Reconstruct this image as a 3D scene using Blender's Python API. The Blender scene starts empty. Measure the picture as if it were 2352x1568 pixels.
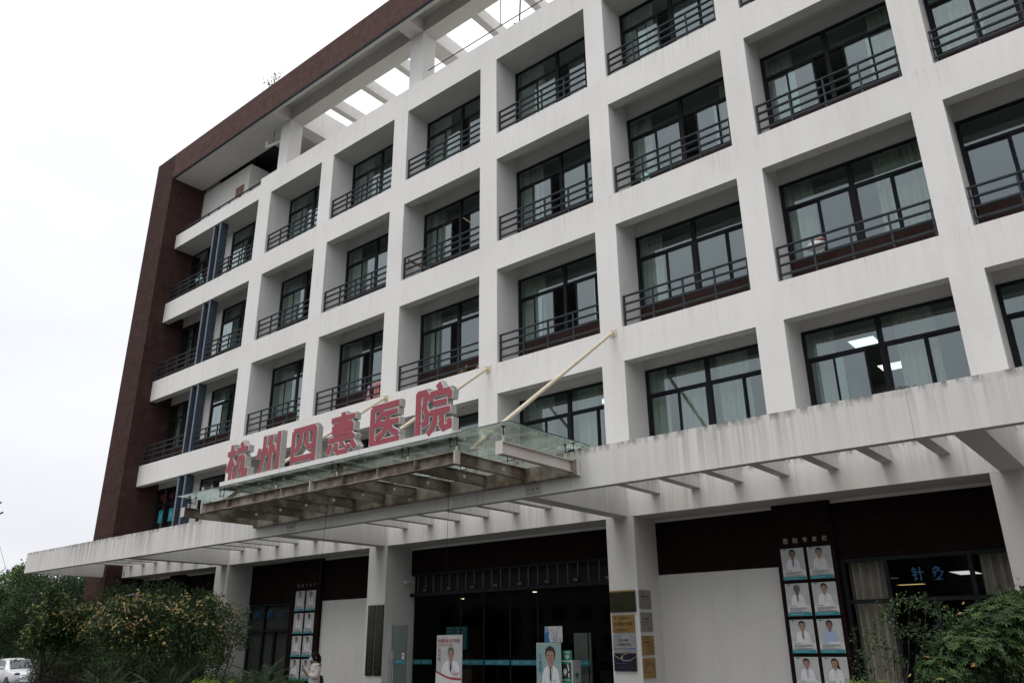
import bpy, bmesh, math, random
from mathutils import Vector, Matrix
random.seed(7)
SC = bpy.context.scene
COL = SC.collection
# ------------------------------------------------------------------ camera
CAMP = Vector((24.5657, -14.9489, 1.5516))
F_ = Vector((-0.59243, 0.72160, 0.35822)).normalized()
YAW, ROLL = -0.6871, -0.0101
r0 = Vector((math.cos(YAW), -math.sin(YAW), 0)); u0 = r0.cross(F_)
R_ = (r0*math.cos(ROLL) + u0*math.sin(ROLL)).normalized(); U_ = R_.cross(F_)
cd = bpy.data.cameras.new('camera'); cam = bpy.data.objects.new('camera', cd); COL.objects.link(cam)
cam.matrix_world = Matrix(((R_.x, U_.x, -F_.x, CAMP.x), (R_.y, U_.y, -F_.y, CAMP.y), (R_.z, U_.z, -F_.z, CAMP.z), (0, 0, 0, 1)))
cd.sensor_width = 36; cd.lens = 36*1815.06/2352; cd.clip_end = 3000; cd.clip_start = 0.1
SC.camera = cam
# ------------------------------------------------------------------ sky and light (bright overcast)
SUN_EL, SUN_AZ = math.radians(70), math.radians(200)
W = bpy.data.worlds.new('World'); SC.world = W; W.use_nodes = True
nt = W.node_tree; N = nt.nodes; L = nt.links
for n in list(N): N.remove(n)
out = N.new('ShaderNodeOutputWorld'); bg = N.new('ShaderNodeBackground'); bg.inputs[1].default_value = 0.12
sky = N.new('ShaderNodeTexSky'); sky.sky_type = 'NISHITA'; sky.sun_disc = False
sky.sun_elevation = SUN_EL; sky.sun_rotation = SUN_AZ; sky.air_density = 1.0; sky.dust_density = 3.0
tc = N.new('ShaderNodeTexCoord'); no = N.new('ShaderNodeTexNoise'); no.inputs['Scale'].default_value = 2.2; no.inputs['Detail'].default_value = 5
mp = N.new('ShaderNodeMapping'); mp.inputs['Scale'].default_value = (1, 1, 2.4)
rp = N.new('ShaderNodeValToRGB'); rp.color_ramp.elements[0].position = .35; rp.color_ramp.elements[1].position = .62
rp.color_ramp.elements[0].color = (.92, .93, .96, 1); rp.color_ramp.elements[1].color = (1.06, 1.06, 1.06, 1)
sx = N.new('ShaderNodeSeparateXYZ'); gr = N.new('ShaderNodeValToRGB'); ge = gr.color_ramp.elements
for _ in range(3): ge.new(.5)
for e_, (p_, c_) in zip(ge, ((0.0, (6.3, 6.3, 6.5)), (.10, (6.85, 6.9, 7.15)), (.36, (7.6, 7.63, 7.85)), (.60, (8.8, 8.8, 8.9)), (.95, (14.2, 14.2, 14.2)))): e_.position = p_; e_.color = (*c_, 1)
mg = N.new('ShaderNodeMix'); mg.data_type = 'RGBA'; mg.blend_type = 'MULTIPLY'; mg.inputs[0].default_value = 1
mx = N.new('ShaderNodeMix'); mx.data_type = 'RGBA'; mx.inputs[0].default_value = .93
L.new(tc.outputs['Generated'], mp.inputs[0]); L.new(mp.outputs[0], no.inputs['Vector']); L.new(no.outputs[0], rp.inputs[0])
L.new(tc.outputs['Generated'], sx.inputs[0]); L.new(sx.outputs[2], gr.inputs[0]); L.new(gr.outputs[0], mg.inputs[6]); L.new(rp.outputs[0], mg.inputs[7])
L.new(sky.outputs[0], mx.inputs[6]); L.new(mg.outputs[2], mx.inputs[7])
L.new(mx.outputs[2], bg.inputs[0]); L.new(bg.outputs[0], out.inputs[0])
sd = bpy.data.lights.new('sun', 'SUN'); sd.energy = 1.5; sd.angle = math.radians(28); sd.color = (1, .97, .93)
sun = bpy.data.objects.new('sun', sd); COL.objects.link(sun)
sv = Vector((math.sin(SUN_AZ)*math.cos(SUN_EL), math.cos(SUN_AZ)*math.cos(SUN_EL), math.sin(SUN_EL)))
sun.rotation_euler = (-sv).to_track_quat('-Z', 'Y').to_euler(); sun.location = (0, -30, 40)
SC.view_settings.view_transform = 'Standard'; SC.view_settings.look = 'None'; SC.view_settings.gamma = 1
SC.view_settings.exposure = 0.14
try:
    SC.cycles.use_denoising = True; SC.cycles.max_bounces = 10; SC.cycles.transparent_max_bounces = 16
except Exception: pass

# ------------------------------------------------------------------ material helpers
def newmat(name):
    m = bpy.data.materials.new(name); m.use_nodes = True
    t = m.node_tree; b = t.nodes['Principled BSDF']
    return m, t, b
def nd(t, typ, **k):
    n = t.nodes.new(typ)
    for a, v in k.items():
        if a.startswith('i_'): n.inputs[a[2:].replace('_', ' ')].default_value = v
        else: setattr(n, a, v)
    return n
def noise(t, scale=(1, 1, 1), sc=1.0, detail=4, coord='Object', rough=.55):
    c = nd(t, 'ShaderNodeTexCoord'); m = nd(t, 'ShaderNodeMapping'); m.inputs['Scale'].default_value = scale
    n = nd(t, 'ShaderNodeTexNoise'); n.inputs['Scale'].default_value = sc; n.inputs['Detail'].default_value = detail; n.inputs['Roughness'].default_value = rough
    t.links.new(c.outputs[coord], m.inputs[0]); t.links.new(m.outputs[0], n.inputs['Vector'])
    return n.outputs[0]
def ramp(t, src, stops):
    r = nd(t, 'ShaderNodeValToRGB'); e = r.color_ramp.elements
    while len(e) < len(stops): e.new(.5)
    for el, (p, c) in zip(e, stops):
        el.position = p; el.color = (c, c, c, 1) if isinstance(c, (int, float)) else (*c, 1)
    t.links.new(src, r.inputs[0]); return r.outputs[0]
def mixc(t, fac, a, b, mode='MIX'):
    m = nd(t, 'ShaderNodeMix', data_type='RGBA', blend_type=mode)
    for i, v in ((0, fac), (6, a), (7, b)):
        if isinstance(v, (int, float)): m.inputs[i].default_value = v
        elif isinstance(v, tuple): m.inputs[i].default_value = (*v, 1)
        else: t.links.new(v, m.inputs[i])
    return m.outputs[2]
def math_(t, op, a, b=None, clamp=False):
    m = nd(t, 'ShaderNodeMath', operation=op); m.use_clamp = clamp
    for i, v in ((0, a), (1, b)):
        if v is None: continue
        if isinstance(v, (int, float)): m.inputs[i].default_value = v
        else: t.links.new(v, m.inputs[i])
    return m.outputs[0]
def bump(t, b, src, strength=.2, dist=.01):
    n = nd(t, 'ShaderNodeBump'); n.inputs['Strength'].default_value = strength; n.inputs['Distance'].default_value = dist
    t.links.new(src, n.inputs['Height']); t.links.new(n.outputs[0], b.inputs['Normal'])
def simple(name, col, rough=.6, metal=0.0, var=.12, sc=6.0, emis=0.0, spec=.5):
    m, t, b = newmat(name); b.inputs['Roughness'].default_value = rough; b.inputs['Metallic'].default_value = metal
    b.inputs['Specular IOR Level'].default_value = spec
    if var > 0:
        f = ramp(t, noise(t, sc=sc), [(.3, 1-var), (.7, 1+var)])
        c = mixc(t, 1.0, col, f, 'MULTIPLY'); t.links.new(c, b.inputs['Base Color'])
    else: b.inputs['Base Color'].default_value = (*col, 1)
    if emis > 0:
        b.inputs['Emission Color'].default_value = (*col, 1); b.inputs['Emission Strength'].default_value = emis
    return m
MAT = {}
def M(name, *a, **k):
    if name not in MAT: MAT[name] = simple(name, *a, **k)
    return MAT[name]

# painted render of the facade: off-white, faint beige runs, fine grain
def make_plaster(name, base, stain, amt):
    m, t, b = newmat(name); b.inputs['Roughness'].default_value = .82
    big = ramp(t, noise(t, (1, 1, .22), .9, 5), [(.42, 0), (.72, 1)])
    str_ = ramp(t, noise(t, (3.5, 3.5, .4), 1.2, 4), [(.48, 0), (.8, 1)])
    f = math_(t, 'MULTIPLY', math_(t, 'MULTIPLY', math_(t, 'ADD', big, .25), str_), amt, True)
    grain = ramp(t, noise(t, (1, 1, 1), 9, 6), [(.3, .975), (.7, 1.015)])
    wash = ramp(t, noise(t, (1, 1, 1), .35, 3), [(.3, .92), (.7, 1.03)])
    c = mixc(t, f, base, stain); c = mixc(t, 1., c, grain, 'MULTIPLY'); c = mixc(t, 1., c, wash, 'MULTIPLY')
    g = nd(t, 'ShaderNodeNewGeometry'); s = nd(t, 'ShaderNodeSeparateXYZ'); t.links.new(g.outputs['Position'], s.inputs[0])
    fz = math_(t, 'FRACT', math_(t, 'DIVIDE', math_(t, 'ADD', s.outputs[2], 3.6*20-8.493), 3.6))
    m1 = nd(t, 'ShaderNodeMapRange'); m1.inputs[1].default_value = .80; m1.inputs[2].default_value = .995; t.links.new(fz, m1.inputs[0])
    run = ramp(t, noise(t, (9, 9, .15), 1.4, 6, rough=.7), [(.50, 0), (.66, 1)]); patch = ramp(t, noise(t, (.6, .6, .5), 1.2, 3), [(.42, 0), (.62, 1)])
    c = mixc(t, math_(t, 'MULTIPLY', math_(t, 'MULTIPLY', run, patch), math_(t, 'MULTIPLY', m1.outputs[0], .5), True), c, (.44, .37, .29))
    m2 = nd(t, 'ShaderNodeMapRange'); m2.inputs[1].default_value = .60; m2.inputs[2].default_value = .75; t.links.new(fz, m2.inputs[0])
    keep = math_(t, 'MULTIPLY', m2.outputs[0], math_(t, 'LESS_THAN', fz, .765))
    spk = ramp(t, noise(t, (1, 1, .6), 9, 6, rough=.75), [(.62, 0), (.70, .75)])
    c = mixc(t, math_(t, 'MULTIPLY', math_(t, 'MULTIPLY', spk, keep), ramp(t, noise(t, (1, 1, 1), .7, 3), [(.42, 0), (.56, 1)]), True), c, (.10, .095, .085))
    t.links.new(c, b.inputs['Base Color']); bump(t, b, noise(t, (1, 1, 1), 60, 3), .25, .004)
    return m
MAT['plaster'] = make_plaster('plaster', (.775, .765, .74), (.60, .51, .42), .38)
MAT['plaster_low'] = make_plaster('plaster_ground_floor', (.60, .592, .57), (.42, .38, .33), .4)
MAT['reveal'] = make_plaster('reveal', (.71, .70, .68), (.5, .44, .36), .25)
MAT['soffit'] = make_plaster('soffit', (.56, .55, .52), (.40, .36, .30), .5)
def make_pergola():
    m, t, b = newmat('weathered_plaster'); b.inputs['Roughness'].default_value = .85
    g = nd(t, 'ShaderNodeNewGeometry'); s = nd(t, 'ShaderNodeSeparateXYZ'); t.links.new(g.outputs['Position'], s.inputs[0])
    zf = nd(t, 'ShaderNodeMapRange'); zf.inputs[1].default_value = 4.12; zf.inputs[2].default_value = 4.86; zf.inputs[3].default_value = .25; zf.inputs[4].default_value = 1
    t.links.new(s.outputs[2], zf.inputs[0])
    xl = nd(t, 'ShaderNodeMapRange'); xl.inputs[1].default_value = 6.5; xl.inputs[2].default_value = 7.6; xl.inputs[3].default_value = 1.; xl.inputs[4].default_value = .55
    t.links.new(s.outputs[0], xl.inputs[0])
    st = ramp(t, noise(t, (9, 9, .13), 1.5, 6, rough=.75), [(.44, 0), (.53, .5), (.64, 1)])
    st2 = ramp(t, noise(t, (.5, .5, .3), 1.0, 4), [(.40, .12), (.50, .5), (.60, 1)])
    f = math_(t, 'MULTIPLY', math_(t, 'MULTIPLY', st, zf.outputs[0]), math_(t, 'MULTIPLY', st2, xl.outputs[0]), True)
    # grime along the upper edge
    ed = nd(t, 'ShaderNodeMapRange'); ed.inputs[1].default_value = 4.70; ed.inputs[2].default_value = 4.84; ed.inputs[3].default_value = 0; ed.inputs[4].default_value = 1
    t.links.new(s.outputs[2], ed.inputs[0])
    e2 = math_(t, 'MULTIPLY', ed.outputs[0], ramp(t, noise(t, (5, 5, 1.5), 1.8, 6), [(.45, 0), (.60, .9)]), True)
    pale = ramp(t, noise(t, (6, 6, .3), 1.0, 3), [(.3, (.64, .63, .605)), (.7, (.70, .69, .67))])
    warm = ramp(t, noise(t, (1.4, 1.4, .2), .8, 4), [(.5, 0), (.8, .5)])
    jt = math_(t, 'LESS_THAN', math_(t, 'FRACT', math_(t, 'DIVIDE', math_(t, 'ADD', s.outputs[0], 101.3), 2.87)), .006)
    c = mixc(t, warm, pale, (.56, .49, .40)); c = mixc(t, f, c, (.15, .135, .13)); c = mixc(t, math_(t, 'MULTIPLY', jt, .3), c, (.16, .14, .12)); c = mixc(t, e2, c, (.10, .09, .085))
    t.links.new(c, b.inputs['Base Color']); bump(t, b, noise(t, (1, 1, 1), 40, 4), .3, .006)
    return m
MAT['pergola'] = make_pergola()
def make_tile(name, joint_v, joint_h, light_joint=False, k=1.0):
    # dark brown mosaic tile, joints every joint_h in z and joint_v in x
    m, t, b = newmat(name); b.inputs['Roughness'].default_value = .6; b.inputs['Specular IOR Level'].default_value = .02
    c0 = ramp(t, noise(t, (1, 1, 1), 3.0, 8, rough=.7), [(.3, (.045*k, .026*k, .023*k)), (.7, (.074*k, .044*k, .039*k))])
    sp = ramp(t, noise(t, (1, 1, 1), 55, 2), [(.35, .6), (.65, 1.35)])
    c = mixc(t, 1., c0, sp, 'MULTIPLY')
    g = nd(t, 'ShaderNodeNewGeometry'); s = nd(t, 'ShaderNodeSeparateXYZ'); t.links.new(g.outputs['Position'], s.inputs[0])
    fs = []
    for axis, per, off in ((2, joint_h, .32), (0, joint_v, .21)):
        if per:
            a = math_(t, 'FRACT', math_(t, 'DIVIDE', math_(t, 'ADD', s.outputs[axis], 100*per - off), per))
            fs.append(math_(t, 'LESS_THAN', a, .018/per))
    for f in fs:
        c = mixc(t, math_(t, 'MULTIPLY', f, .8), c, (.11, .10, .10) if light_joint else (.008, .006, .006))
    t.links.new(c, b.inputs['Base Color']); bump(t, b, noise(t, (1, 1, 1), 70, 2), .2, .003)
    return m
MAT['tile'] = make_tile('brown_tile', None, 1.8)
MAT['tile_fascia'] = make_tile('brown_tile_fascia', 1.97, .66, True, k=1.65)
MAT['tile_plain'] = make_tile('brown_tile_plain', None, None, k=.62)
MAT['tile_shaded'] = make_tile('brown_tile_shade_darkened', None, None, k=.26)  # same brown tile, colour darkened for the shade under the pergola
def make_metal(name, col, rough=.45):
    m, t, b = newmat(name); b.inputs['Specular IOR Level'].default_value = .06; b.inputs['Roughness'].default_value = rough
    f = ramp(t, noise(t, sc=8), [(.3, .85), (.7, 1.2)]); t.links.new(mixc(t, 1., col, f, 'MULTIPLY'), b.inputs['Base Color'])
    return m
MAT['frame'] = make_metal('charcoal_aluminium', (.020, .022, .025), .38)
MAT['rail'] = make_metal('grey_painted_steel', (.045, .053, .060), .5)
MAT['fin'] = make_metal('slate_blue_fin', (.060, .078, .105), .5)
MAT['fin_edge'] = make_metal('slate_blue_edge', (.16, .18, .21), .5)
def make_glass(name, tint, k=2.2, base=.03, dirt=0.0):
    m = bpy.data.materials.new(name); m.use_nodes = True; t = m.node_tree
    for n in list(t.nodes): t.nodes.remove(n)
    o = nd(t, 'ShaderNodeOutputMaterial'); tr = nd(t, 'ShaderNodeBsdfTransparent'); tr.inputs[0].default_value = (*tint, 1)
    gl = nd(t, 'ShaderNodeBsdfGlossy'); gl.inputs['Roughness'].default_value = .015; gl.inputs[0].default_value = (.82, .95, .97, 1)
    fr = nd(t, 'ShaderNodeLayerWeight'); fr.inputs[0].default_value = .5
    sch = math_(t, 'ADD', math_(t, 'MULTIPLY', math_(t, 'POWER', fr.outputs['Facing'], 5.), .95), .045)
    f = math_(t, 'ADD', math_(t, 'MULTIPLY', sch, k), base, True)
    mxs = nd(t, 'ShaderNodeMixShader'); t.links.new(f, mxs.inputs[0]); t.links.new(tr.outputs[0], mxs.inputs[1]); t.links.new(gl.outputs[0], mxs.inputs[2])
    last = mxs.outputs[0]
    bn = nd(t, 'ShaderNodeBump'); bn.inputs['Strength'].default_value = .04; bn.inputs['Distance'].default_value = .02
    t.links.new(noise(t, (1, 1, 1), 1.1, 1), bn.inputs['Height']); t.links.new(bn.outputs[0], gl.inputs['Normal'])
    if dirt > 0:
        df = nd(t, 'ShaderNodeBsdfDiffuse'); tl = nd(t, 'ShaderNodeBsdfTranslucent')
        rust = ramp(t, noise(t, (1.2, 2.5, 1), 1.3, 6, rough=.7), [(.54, (.44, .47, .44)), (.62, (.16, .11, .06)), (.70, (.05, .04, .03))])
        t.links.new(rust, df.inputs[0]); tl.inputs[0].default_value = (.5, .56, .5, 1)
        ms = nd(t, 'ShaderNodeMixShader'); ms.inputs[0].default_value = .45; t.links.new(df.outputs[0], ms.inputs[1]); t.links.new(tl.outputs[0], ms.inputs[2])
        m2 = nd(t, 'ShaderNodeMixShader')
        df_f = ramp(t, noise(t, (1.2, 2.5, 1), 1.3, 6, rough=.7), [(.5, dirt), (.64, .85)])
        t.links.new(df_f, m2.inputs[0]); t.links.new(last, m2.inputs[1]); t.links.new(ms.outputs[0], m2.inputs[2]); last = m2.outputs[0]
    t.links.new(last, o.inputs[0])
    return m
MAT['glass'] = make_glass('window_glass', (.66, .79, .755), 3.6, .02)
MAT['shopglass'] = make_glass('entrance_glass', (.62, .62, .60), .35, .0)
MAT['leafglass'] = make_glass('door_leaf_glass', (.84, .90, .87), 1.3, .02)
MAT['canopy_glass'] = make_glass('canopy_glass', (.86, .90, .87), 1.7, .0, .14)
MAT['glass_edge'] = simple('glass_edge', (.02, .05, .045), .2, var=0)
def make_steel(name, dirty):
    m, t, b = newmat(name); b.inputs['Roughness'].default_value = .7
    n1 = noise(t, (1.3, 1.3, 1.1), 1.3, 7, rough=.65)
    if dirty:
        c = ramp(t, n1, [(.38, (.40, .36, .32)), (.50, (.26, .215, .175)), (.56, (.14, .11, .085)), (.75, (.09, .068, .05))])
        r = ramp(t, noise(t, (1.5, 1.5, 4), 2.2, 6), [(.58, 0), (.72, .7)])
        c = mixc(t, r, c, (.27, .15, .065))
    else:
        c = ramp(t, n1, [(.35, (.62, .58, .55)), (.70, (.54, .47, .42))])
    t.links.new(c, b.inputs['Base Color'])
    return m
MAT['steel_dirty'] = make_steel('stained_steel', True)
MAT['steel_clean'] = make_steel('painted_steel', False)
def make_curtain():
    m, t, b = newmat('curtain_cloth'); b.inputs['Roughness'].default_value = .9
    c = ramp(t, noise(t, (6, 6, .4), 2.0, 3), [(.3, (.50, .47, .41)), (.7, (.64, .61, .55))])
    t.links.new(c, b.inputs['Base Color']); return m
MAT['curtain'] = make_curtain()
MAT['curtain_low'] = simple('curtain_beige', (.66, .62, .57), .9, var=.1, sc=6)
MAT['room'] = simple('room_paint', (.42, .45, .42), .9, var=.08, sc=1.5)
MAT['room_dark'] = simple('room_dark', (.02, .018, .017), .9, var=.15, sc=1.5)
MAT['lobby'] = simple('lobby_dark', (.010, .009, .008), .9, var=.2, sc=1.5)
MAT['asphalt'] = simple('asphalt', (.06, .06, .06), .9, var=.25, sc=4)
MAT['paving'] = simple('paving', (.15, .145, .14), .85, var=.2, sc=3)
MAT['lamp'] = simple('lit_panel', (.86, .96, .93), .5, var=0, emis=1.6)
MAT['lamp_warm'] = simple('lit_downlight', (1, .85, .6), .5, var=0, emis=3.0)
MAT['rod'] = simple('cream_tube', (.60, .53, .41), .5, var=.1, sc=5)
MAT['silver'] = simple('brushed_sheet', (.44, .43, .41), .4, .25, var=.12, sc=3)
MAT['sign_red'] = simple('sign_red', (.31, .042, .062), .5, var=.05, sc=2)
MAT['sign_white'] = simple('sign_white', (.70, .69, .68), .55, var=.05, sc=3)

# ------------------------------------------------------------------ mesh builder
class MB:
    def __init__(s): s.v = []; s.f = []; s.mi = []; s.mats = []
    def m(s, mat):
        if isinstance(mat, str): mat = MAT[mat]
        if mat not in s.mats: s.mats.append(mat)
        return s.mats.index(mat)
    def add(s, vs, fs, mat):
        o = len(s.v); k = s.m(mat); s.v += [tuple(v) for v in vs]; s.f += [tuple(i+o for i in f) for f in fs]; s.mi += [k]*len(fs)
    def box(s, x0, x1, y0, y1, z0, z1, mat, sides=None):
        vs = [(x0, y0, z0), (x1, y0, z0), (x1, y1, z0), (x0, y1, z0), (x0, y0, z1), (x1, y0, z1), (x1, y1, z1), (x0, y1, z1)]
        fs = dict(b=(0, 3, 2, 1), t=(4, 5, 6, 7), f=(0, 1, 5, 4), r=(1, 2, 6, 5), k=(2, 3, 7, 6), l=(3, 0, 4, 7))
        for key, f in fs.items():
            mm = (sides or {}).get(key, mat)
            if mm is None: continue
            s.add([vs[i] for i in f], [(0, 1, 2, 3)], mm)
    def tube(s, a, b, r, mat, n=10, r2=None, caps=True):
        a = Vector(a); b = Vector(b); d = (b-a)
        if d.length < 1e-6: return
        d.normalize(); u = d.orthogonal().normalized(); w = d.cross(u); r2 = r if r2 is None else r2
        vs = []
        for p, q in ((a, r), (b, r2)):
            for i in range(n):
                th = 2*math.pi*i/n; vs.append(p + (u*math.cos(th) + w*math.sin(th))*q)
        fs = [(i, (i+1) % n, n+(i+1) % n, n+i) for i in range(n)]
        if caps: fs += [tuple(range(n-1, -1, -1)), tuple(range(n, 2*n))]
        s.add(vs, fs, mat)
    def bar(s, a, b, w, h, mat, up=(0, 0, 1)):
        a = Vector(a); b = Vector(b); d = (b-a).normalized(); up = Vector(up); sd_ = d.cross(up).normalized(); up2 = sd_.cross(d)
        vs = []
        for p in (a, b):
            for i, j in ((-1, -1), (1, -1), (1, 1), (-1, 1)): vs.append(p + sd_*(w/2*i) + up2*(h/2*j))
        s.add(vs, [(0, 1, 5, 4), (1, 2, 6, 5), (2, 3, 7, 6), (3, 0, 4, 7), (3, 2, 1, 0), (4, 5, 6, 7)], mat)
    def lathe(s, c, prof, mat, n=20):
        vs = []
        for r, z in prof:
            for i in range(n):
                th = 2*math.pi*i/n; vs.append((c[0]+r*math.cos(th), c[1]+r*math.sin(th), c[2]+z))
        fs = []
        for k in range(len(prof)-1):
            for i in range(n): fs.append((k*n+i, k*n+(i+1) % n, (k+1)*n+(i+1) % n, (k+1)*n+i))
        s.add(vs, fs, mat)
    def ball(s, c, r, mat, n=12, m_=8, sc=(1, 1, 1)):
        vs = []
        for j in range(m_+1):
            ph = math.pi*j/m_
            for i in range(n):
                th = 2*math.pi*i/n; vs.append((c[0]+r*sc[0]*math.sin(ph)*math.cos(th), c[1]+r*sc[1]*math.sin(ph)*math.sin(th), c[2]+r*sc[2]*math.cos(ph)))
        fs = [(j*n+i, j*n+(i+1) % n, (j+1)*n+(i+1) % n, (j+1)*n+i) for j in range(m_) for i in range(n)]
        s.add(vs, fs, mat)
    def build(s, name, parent=None, smooth=False, loc=None):
        me = bpy.data.meshes.new(name); me.from_pydata(s.v, [], s.f)
        for mt in s.mats: me.materials.append(mt)
        me.polygons.foreach_set('material_index', s.mi)
        if smooth: me.polygons.foreach_set('use_smooth', [True]*len(s.f))
        me.update()
        o = bpy.data.objects.new(name, me); COL.objects.link(o)
        if parent: o.parent = parent
        if loc: o.location = loc
        return o
def tag(o, label=None, cat=None, group=None, kind=None):
    for k, v in (('label', label), ('category', cat), ('group', group), ('kind', kind)):
        if v: o[k] = v
    return o
def thing(name, label, cat, loc=(0, 0, 0), rz=0, group=None):
    o = bpy.data.objects.new(name, None); COL.objects.link(o); o.location = loc; o.rotation_euler = (0, 0, rz)
    o.empty_display_size = .2
    return tag(o, label, cat, group)
def bevel(o, w=.01, seg=2):
    md = o.modifiers.new('bevel', 'BEVEL'); md.width = w; md.segments = seg; md.limit_method = 'ANGLE'; md.angle_limit = math.radians(40)
# ---- lettering: text turned into flat or extruded mesh (built-in font)
_tc = {}
def text_mesh(body, bold=0.0, depth=0.0):
    key = (body, bold, depth)
    if key in _tc: return _tc[key]
    cu = bpy.data.curves.new('t', 'FONT'); cu.body = body; cu.offset = bold; cu.extrude = depth; cu.size = 1; cu.resolution_u = 3
    o = bpy.data.objects.new('t', cu); COL.objects.link(o)
    dg = bpy.context.evaluated_depsgraph_get(); me = bpy.data.meshes.new_from_object(o.evaluated_get(dg))
    vs = [tuple(v.co) for v in me.vertices]; fs = [tuple(p.vertices) for p in me.polygons]
    bpy.data.objects.remove(o); bpy.data.curves.remove(cu); bpy.data.meshes.remove(me)
    if not vs: vs = [(0, 0, 0)]
    _tc[key] = (vs, fs); return _tc[key]
class Art(MB):
    """flat printed face: local (u right, v up) on a board; origin O, axis UX, face normal NN, v is world Z"""
    def __init__(s, O, UX=(1, 0, 0), NN=(0, -1, 0)):
        super().__init__(); s.O = Vector(O); s.UX = Vector(UX); s.NN = Vector(NN); s.lay = 0
    def P(s, u, v, d=None): return s.O + s.UX*u + Vector((0, 0, 1))*v + s.NN*((s.lay*.0016) if d is None else d)
    def poly(s, pts, mat, up=True):
        if up: s.lay += 1
        s.add([s.P(*p) for p in pts], [tuple(range(len(pts)))], mat)
    def rect(s, u0, v0, u1, v1, mat, up=True): s.poly([(u0, v0), (u1, v0), (u1, v1), (u0, v1)], mat, up)
    def ell(s, cu, cv, ru, rv, mat, n=18, a0=0, a1=360):
        s.poly([(cu+ru*math.cos(math.radians(a0+(a1-a0)*i/n)), cv+rv*math.sin(math.radians(a0+(a1-a0)*i/n))) for i in range(n if a1-a0 == 360 else n+1)], mat)
    def board(s, w, h, th, mat):
        ps = [s.P(0, 0, 0), s.P(w, 0, 0), s.P(w, h, 0), s.P(0, h, 0)]; qs = [p - s.NN*th for p in ps]
        s.add(ps+qs, [(0, 1, 2, 3), (1, 0, 4, 5), (2, 1, 5, 6), (3, 2, 6, 7), (0, 3, 7, 4), (7, 6, 5, 4)], mat)
    def text(s, body, u0, v0, u1, v1, mat, bold=0.0, depth=None):
        vs, fs = text_mesh(body, bold, depth or 0)
        xs = [v[0] for v in vs]; ys = [v[1] for v in vs]; a, b_, c, d = min(xs), max(xs), min(ys), max(ys)
        s.lay += 1
        s.add([s.P(u0+(x-a)/max(b_-a, 1e-6)*(u1-u0), v0+(y-c)/max(d-c, 1e-6)*(v1-v0), s.lay*.0016 + (z if depth else 0)) for x, y, z in vs], fs, mat)
    def vtext(s, body, u0, v0, u1, v1, mat, bold=0.0):
        n = len(body); h = (v1-v0)/n; l0 = s.lay
        for i, ch in enumerate(body):
            s.lay = l0; s.text(ch, u0, v1-(i+1)*h+.09*h, u1, v1-i*h-.09*h, mat, bold)
    def lines(s, u0, v0, u1, v1, n, mat):
        h = (v1-v0)/n; s.lay += 1; rr = random.Random(int(abs(u0*1000+v0*777)))
        for i in range(n):
            x = u0
            e = u1 if i < n-1 else u0+(u1-u0)*.7
            while x < e:
                w = h*(.35+.45*rr.random()); s.rect(x, v1-(i+1)*h+.28*h, min(x+w, e), v1-i*h-.2*h, mat, False); x += w+h*.14

# ================================================================== THE PLACE
GZ = -0.12
g = MB(); g.add([(x, y, z) for x, z in ((-900, -.55), (-17, -.55), (-12.5, GZ), (900, GZ)) for y in (-900, 900)], [(0, 2, 3, 1), (2, 4, 5, 3), (4, 6, 7, 5)], 'asphalt')
g.f = [f[::-1] for f in g.f]; g.f = [f[::-1] for f in g.f]
tag(g.build('ground'), kind='structure')
g = MB(); g.box(-10, 36, -3.2, -.02, GZ+.004, GZ+.12, 'paving')
tag(g.build('pavement'), kind='structure')
g = MB(); g.box(-12, 6.3, -9.5, -3.3, GZ+.004, GZ+.16, MAT.setdefault('soil', simple('soil', (.045, .035, .025), .95, var=.3, sc=8)))
g.box(18.2, 27, -8.6, -3.3, GZ+.004, GZ+.16, 'soil')
tag(g.build('planting_bed'), kind='structure')

# ---- building
HB = thing('hospital_building', 'white six-storey hospital with gridded balconies, brown tiled frame and dark ground floor', 'building')
XO = [(-7.423, -.837), (0.0, 3.22), (3.919, 7.185), (7.861, 11.133), (11.783, 15.036), (15.645, 18.83), (19.422, 22.47), (23.038, 26.2), (26.85, 30.0)]
ZB = {1: 4.9, 2: 8.493, 3: 12.092, 4: 15.692}
ZT = {1: 7.651, 2: 11.23, 3: 14.804, 4: 18.416}
ZP = 19.36; YW = .945; XR = 30.6
wall = MB()
# pillars (full depth); the one left of bay 1 starts at the ground
for i in range(len(XO)):
    x0 = XO[i][1]; x1 = XO[i+1][0] if i+1 < len(XO) else XR
    ztop = ZP
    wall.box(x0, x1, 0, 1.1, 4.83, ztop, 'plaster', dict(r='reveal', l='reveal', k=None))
# horizontal bands with recessed ceilings
for i, (x0, x1) in enumerate(XO):
    for r in (1, 2, 3, 4):
        zt = ZT[r]
        zn = ZB[r+1] if r < 4 else (19.08 if i == 0 else ZP)
        if r < 4:
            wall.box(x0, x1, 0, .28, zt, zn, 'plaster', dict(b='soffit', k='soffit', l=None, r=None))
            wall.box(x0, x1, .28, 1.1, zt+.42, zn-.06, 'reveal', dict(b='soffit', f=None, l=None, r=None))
        else:
            wall.box(x0, x1, 0, 1.1, zt, zn, 'plaster', dict(b='soffit', l=None if i else 'plaster', r=None, k=None))
        if r < 4:   # lintel over the window
            wall.box(x0, x1, YW-.01, 1.1, zt-.02, zt+.42, 'reveal', dict(l=None, r=None, t=None))
wall.box(-7.42, XR, 0, .9, 4.12, 4.83, 'pergola', dict(b='soffit'))          # ground-floor beam
wall.box(-7.42, XR, .9, 1.1, 4.06, 4.895, 'reveal')
wall.build('facade_wall', HB)
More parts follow.
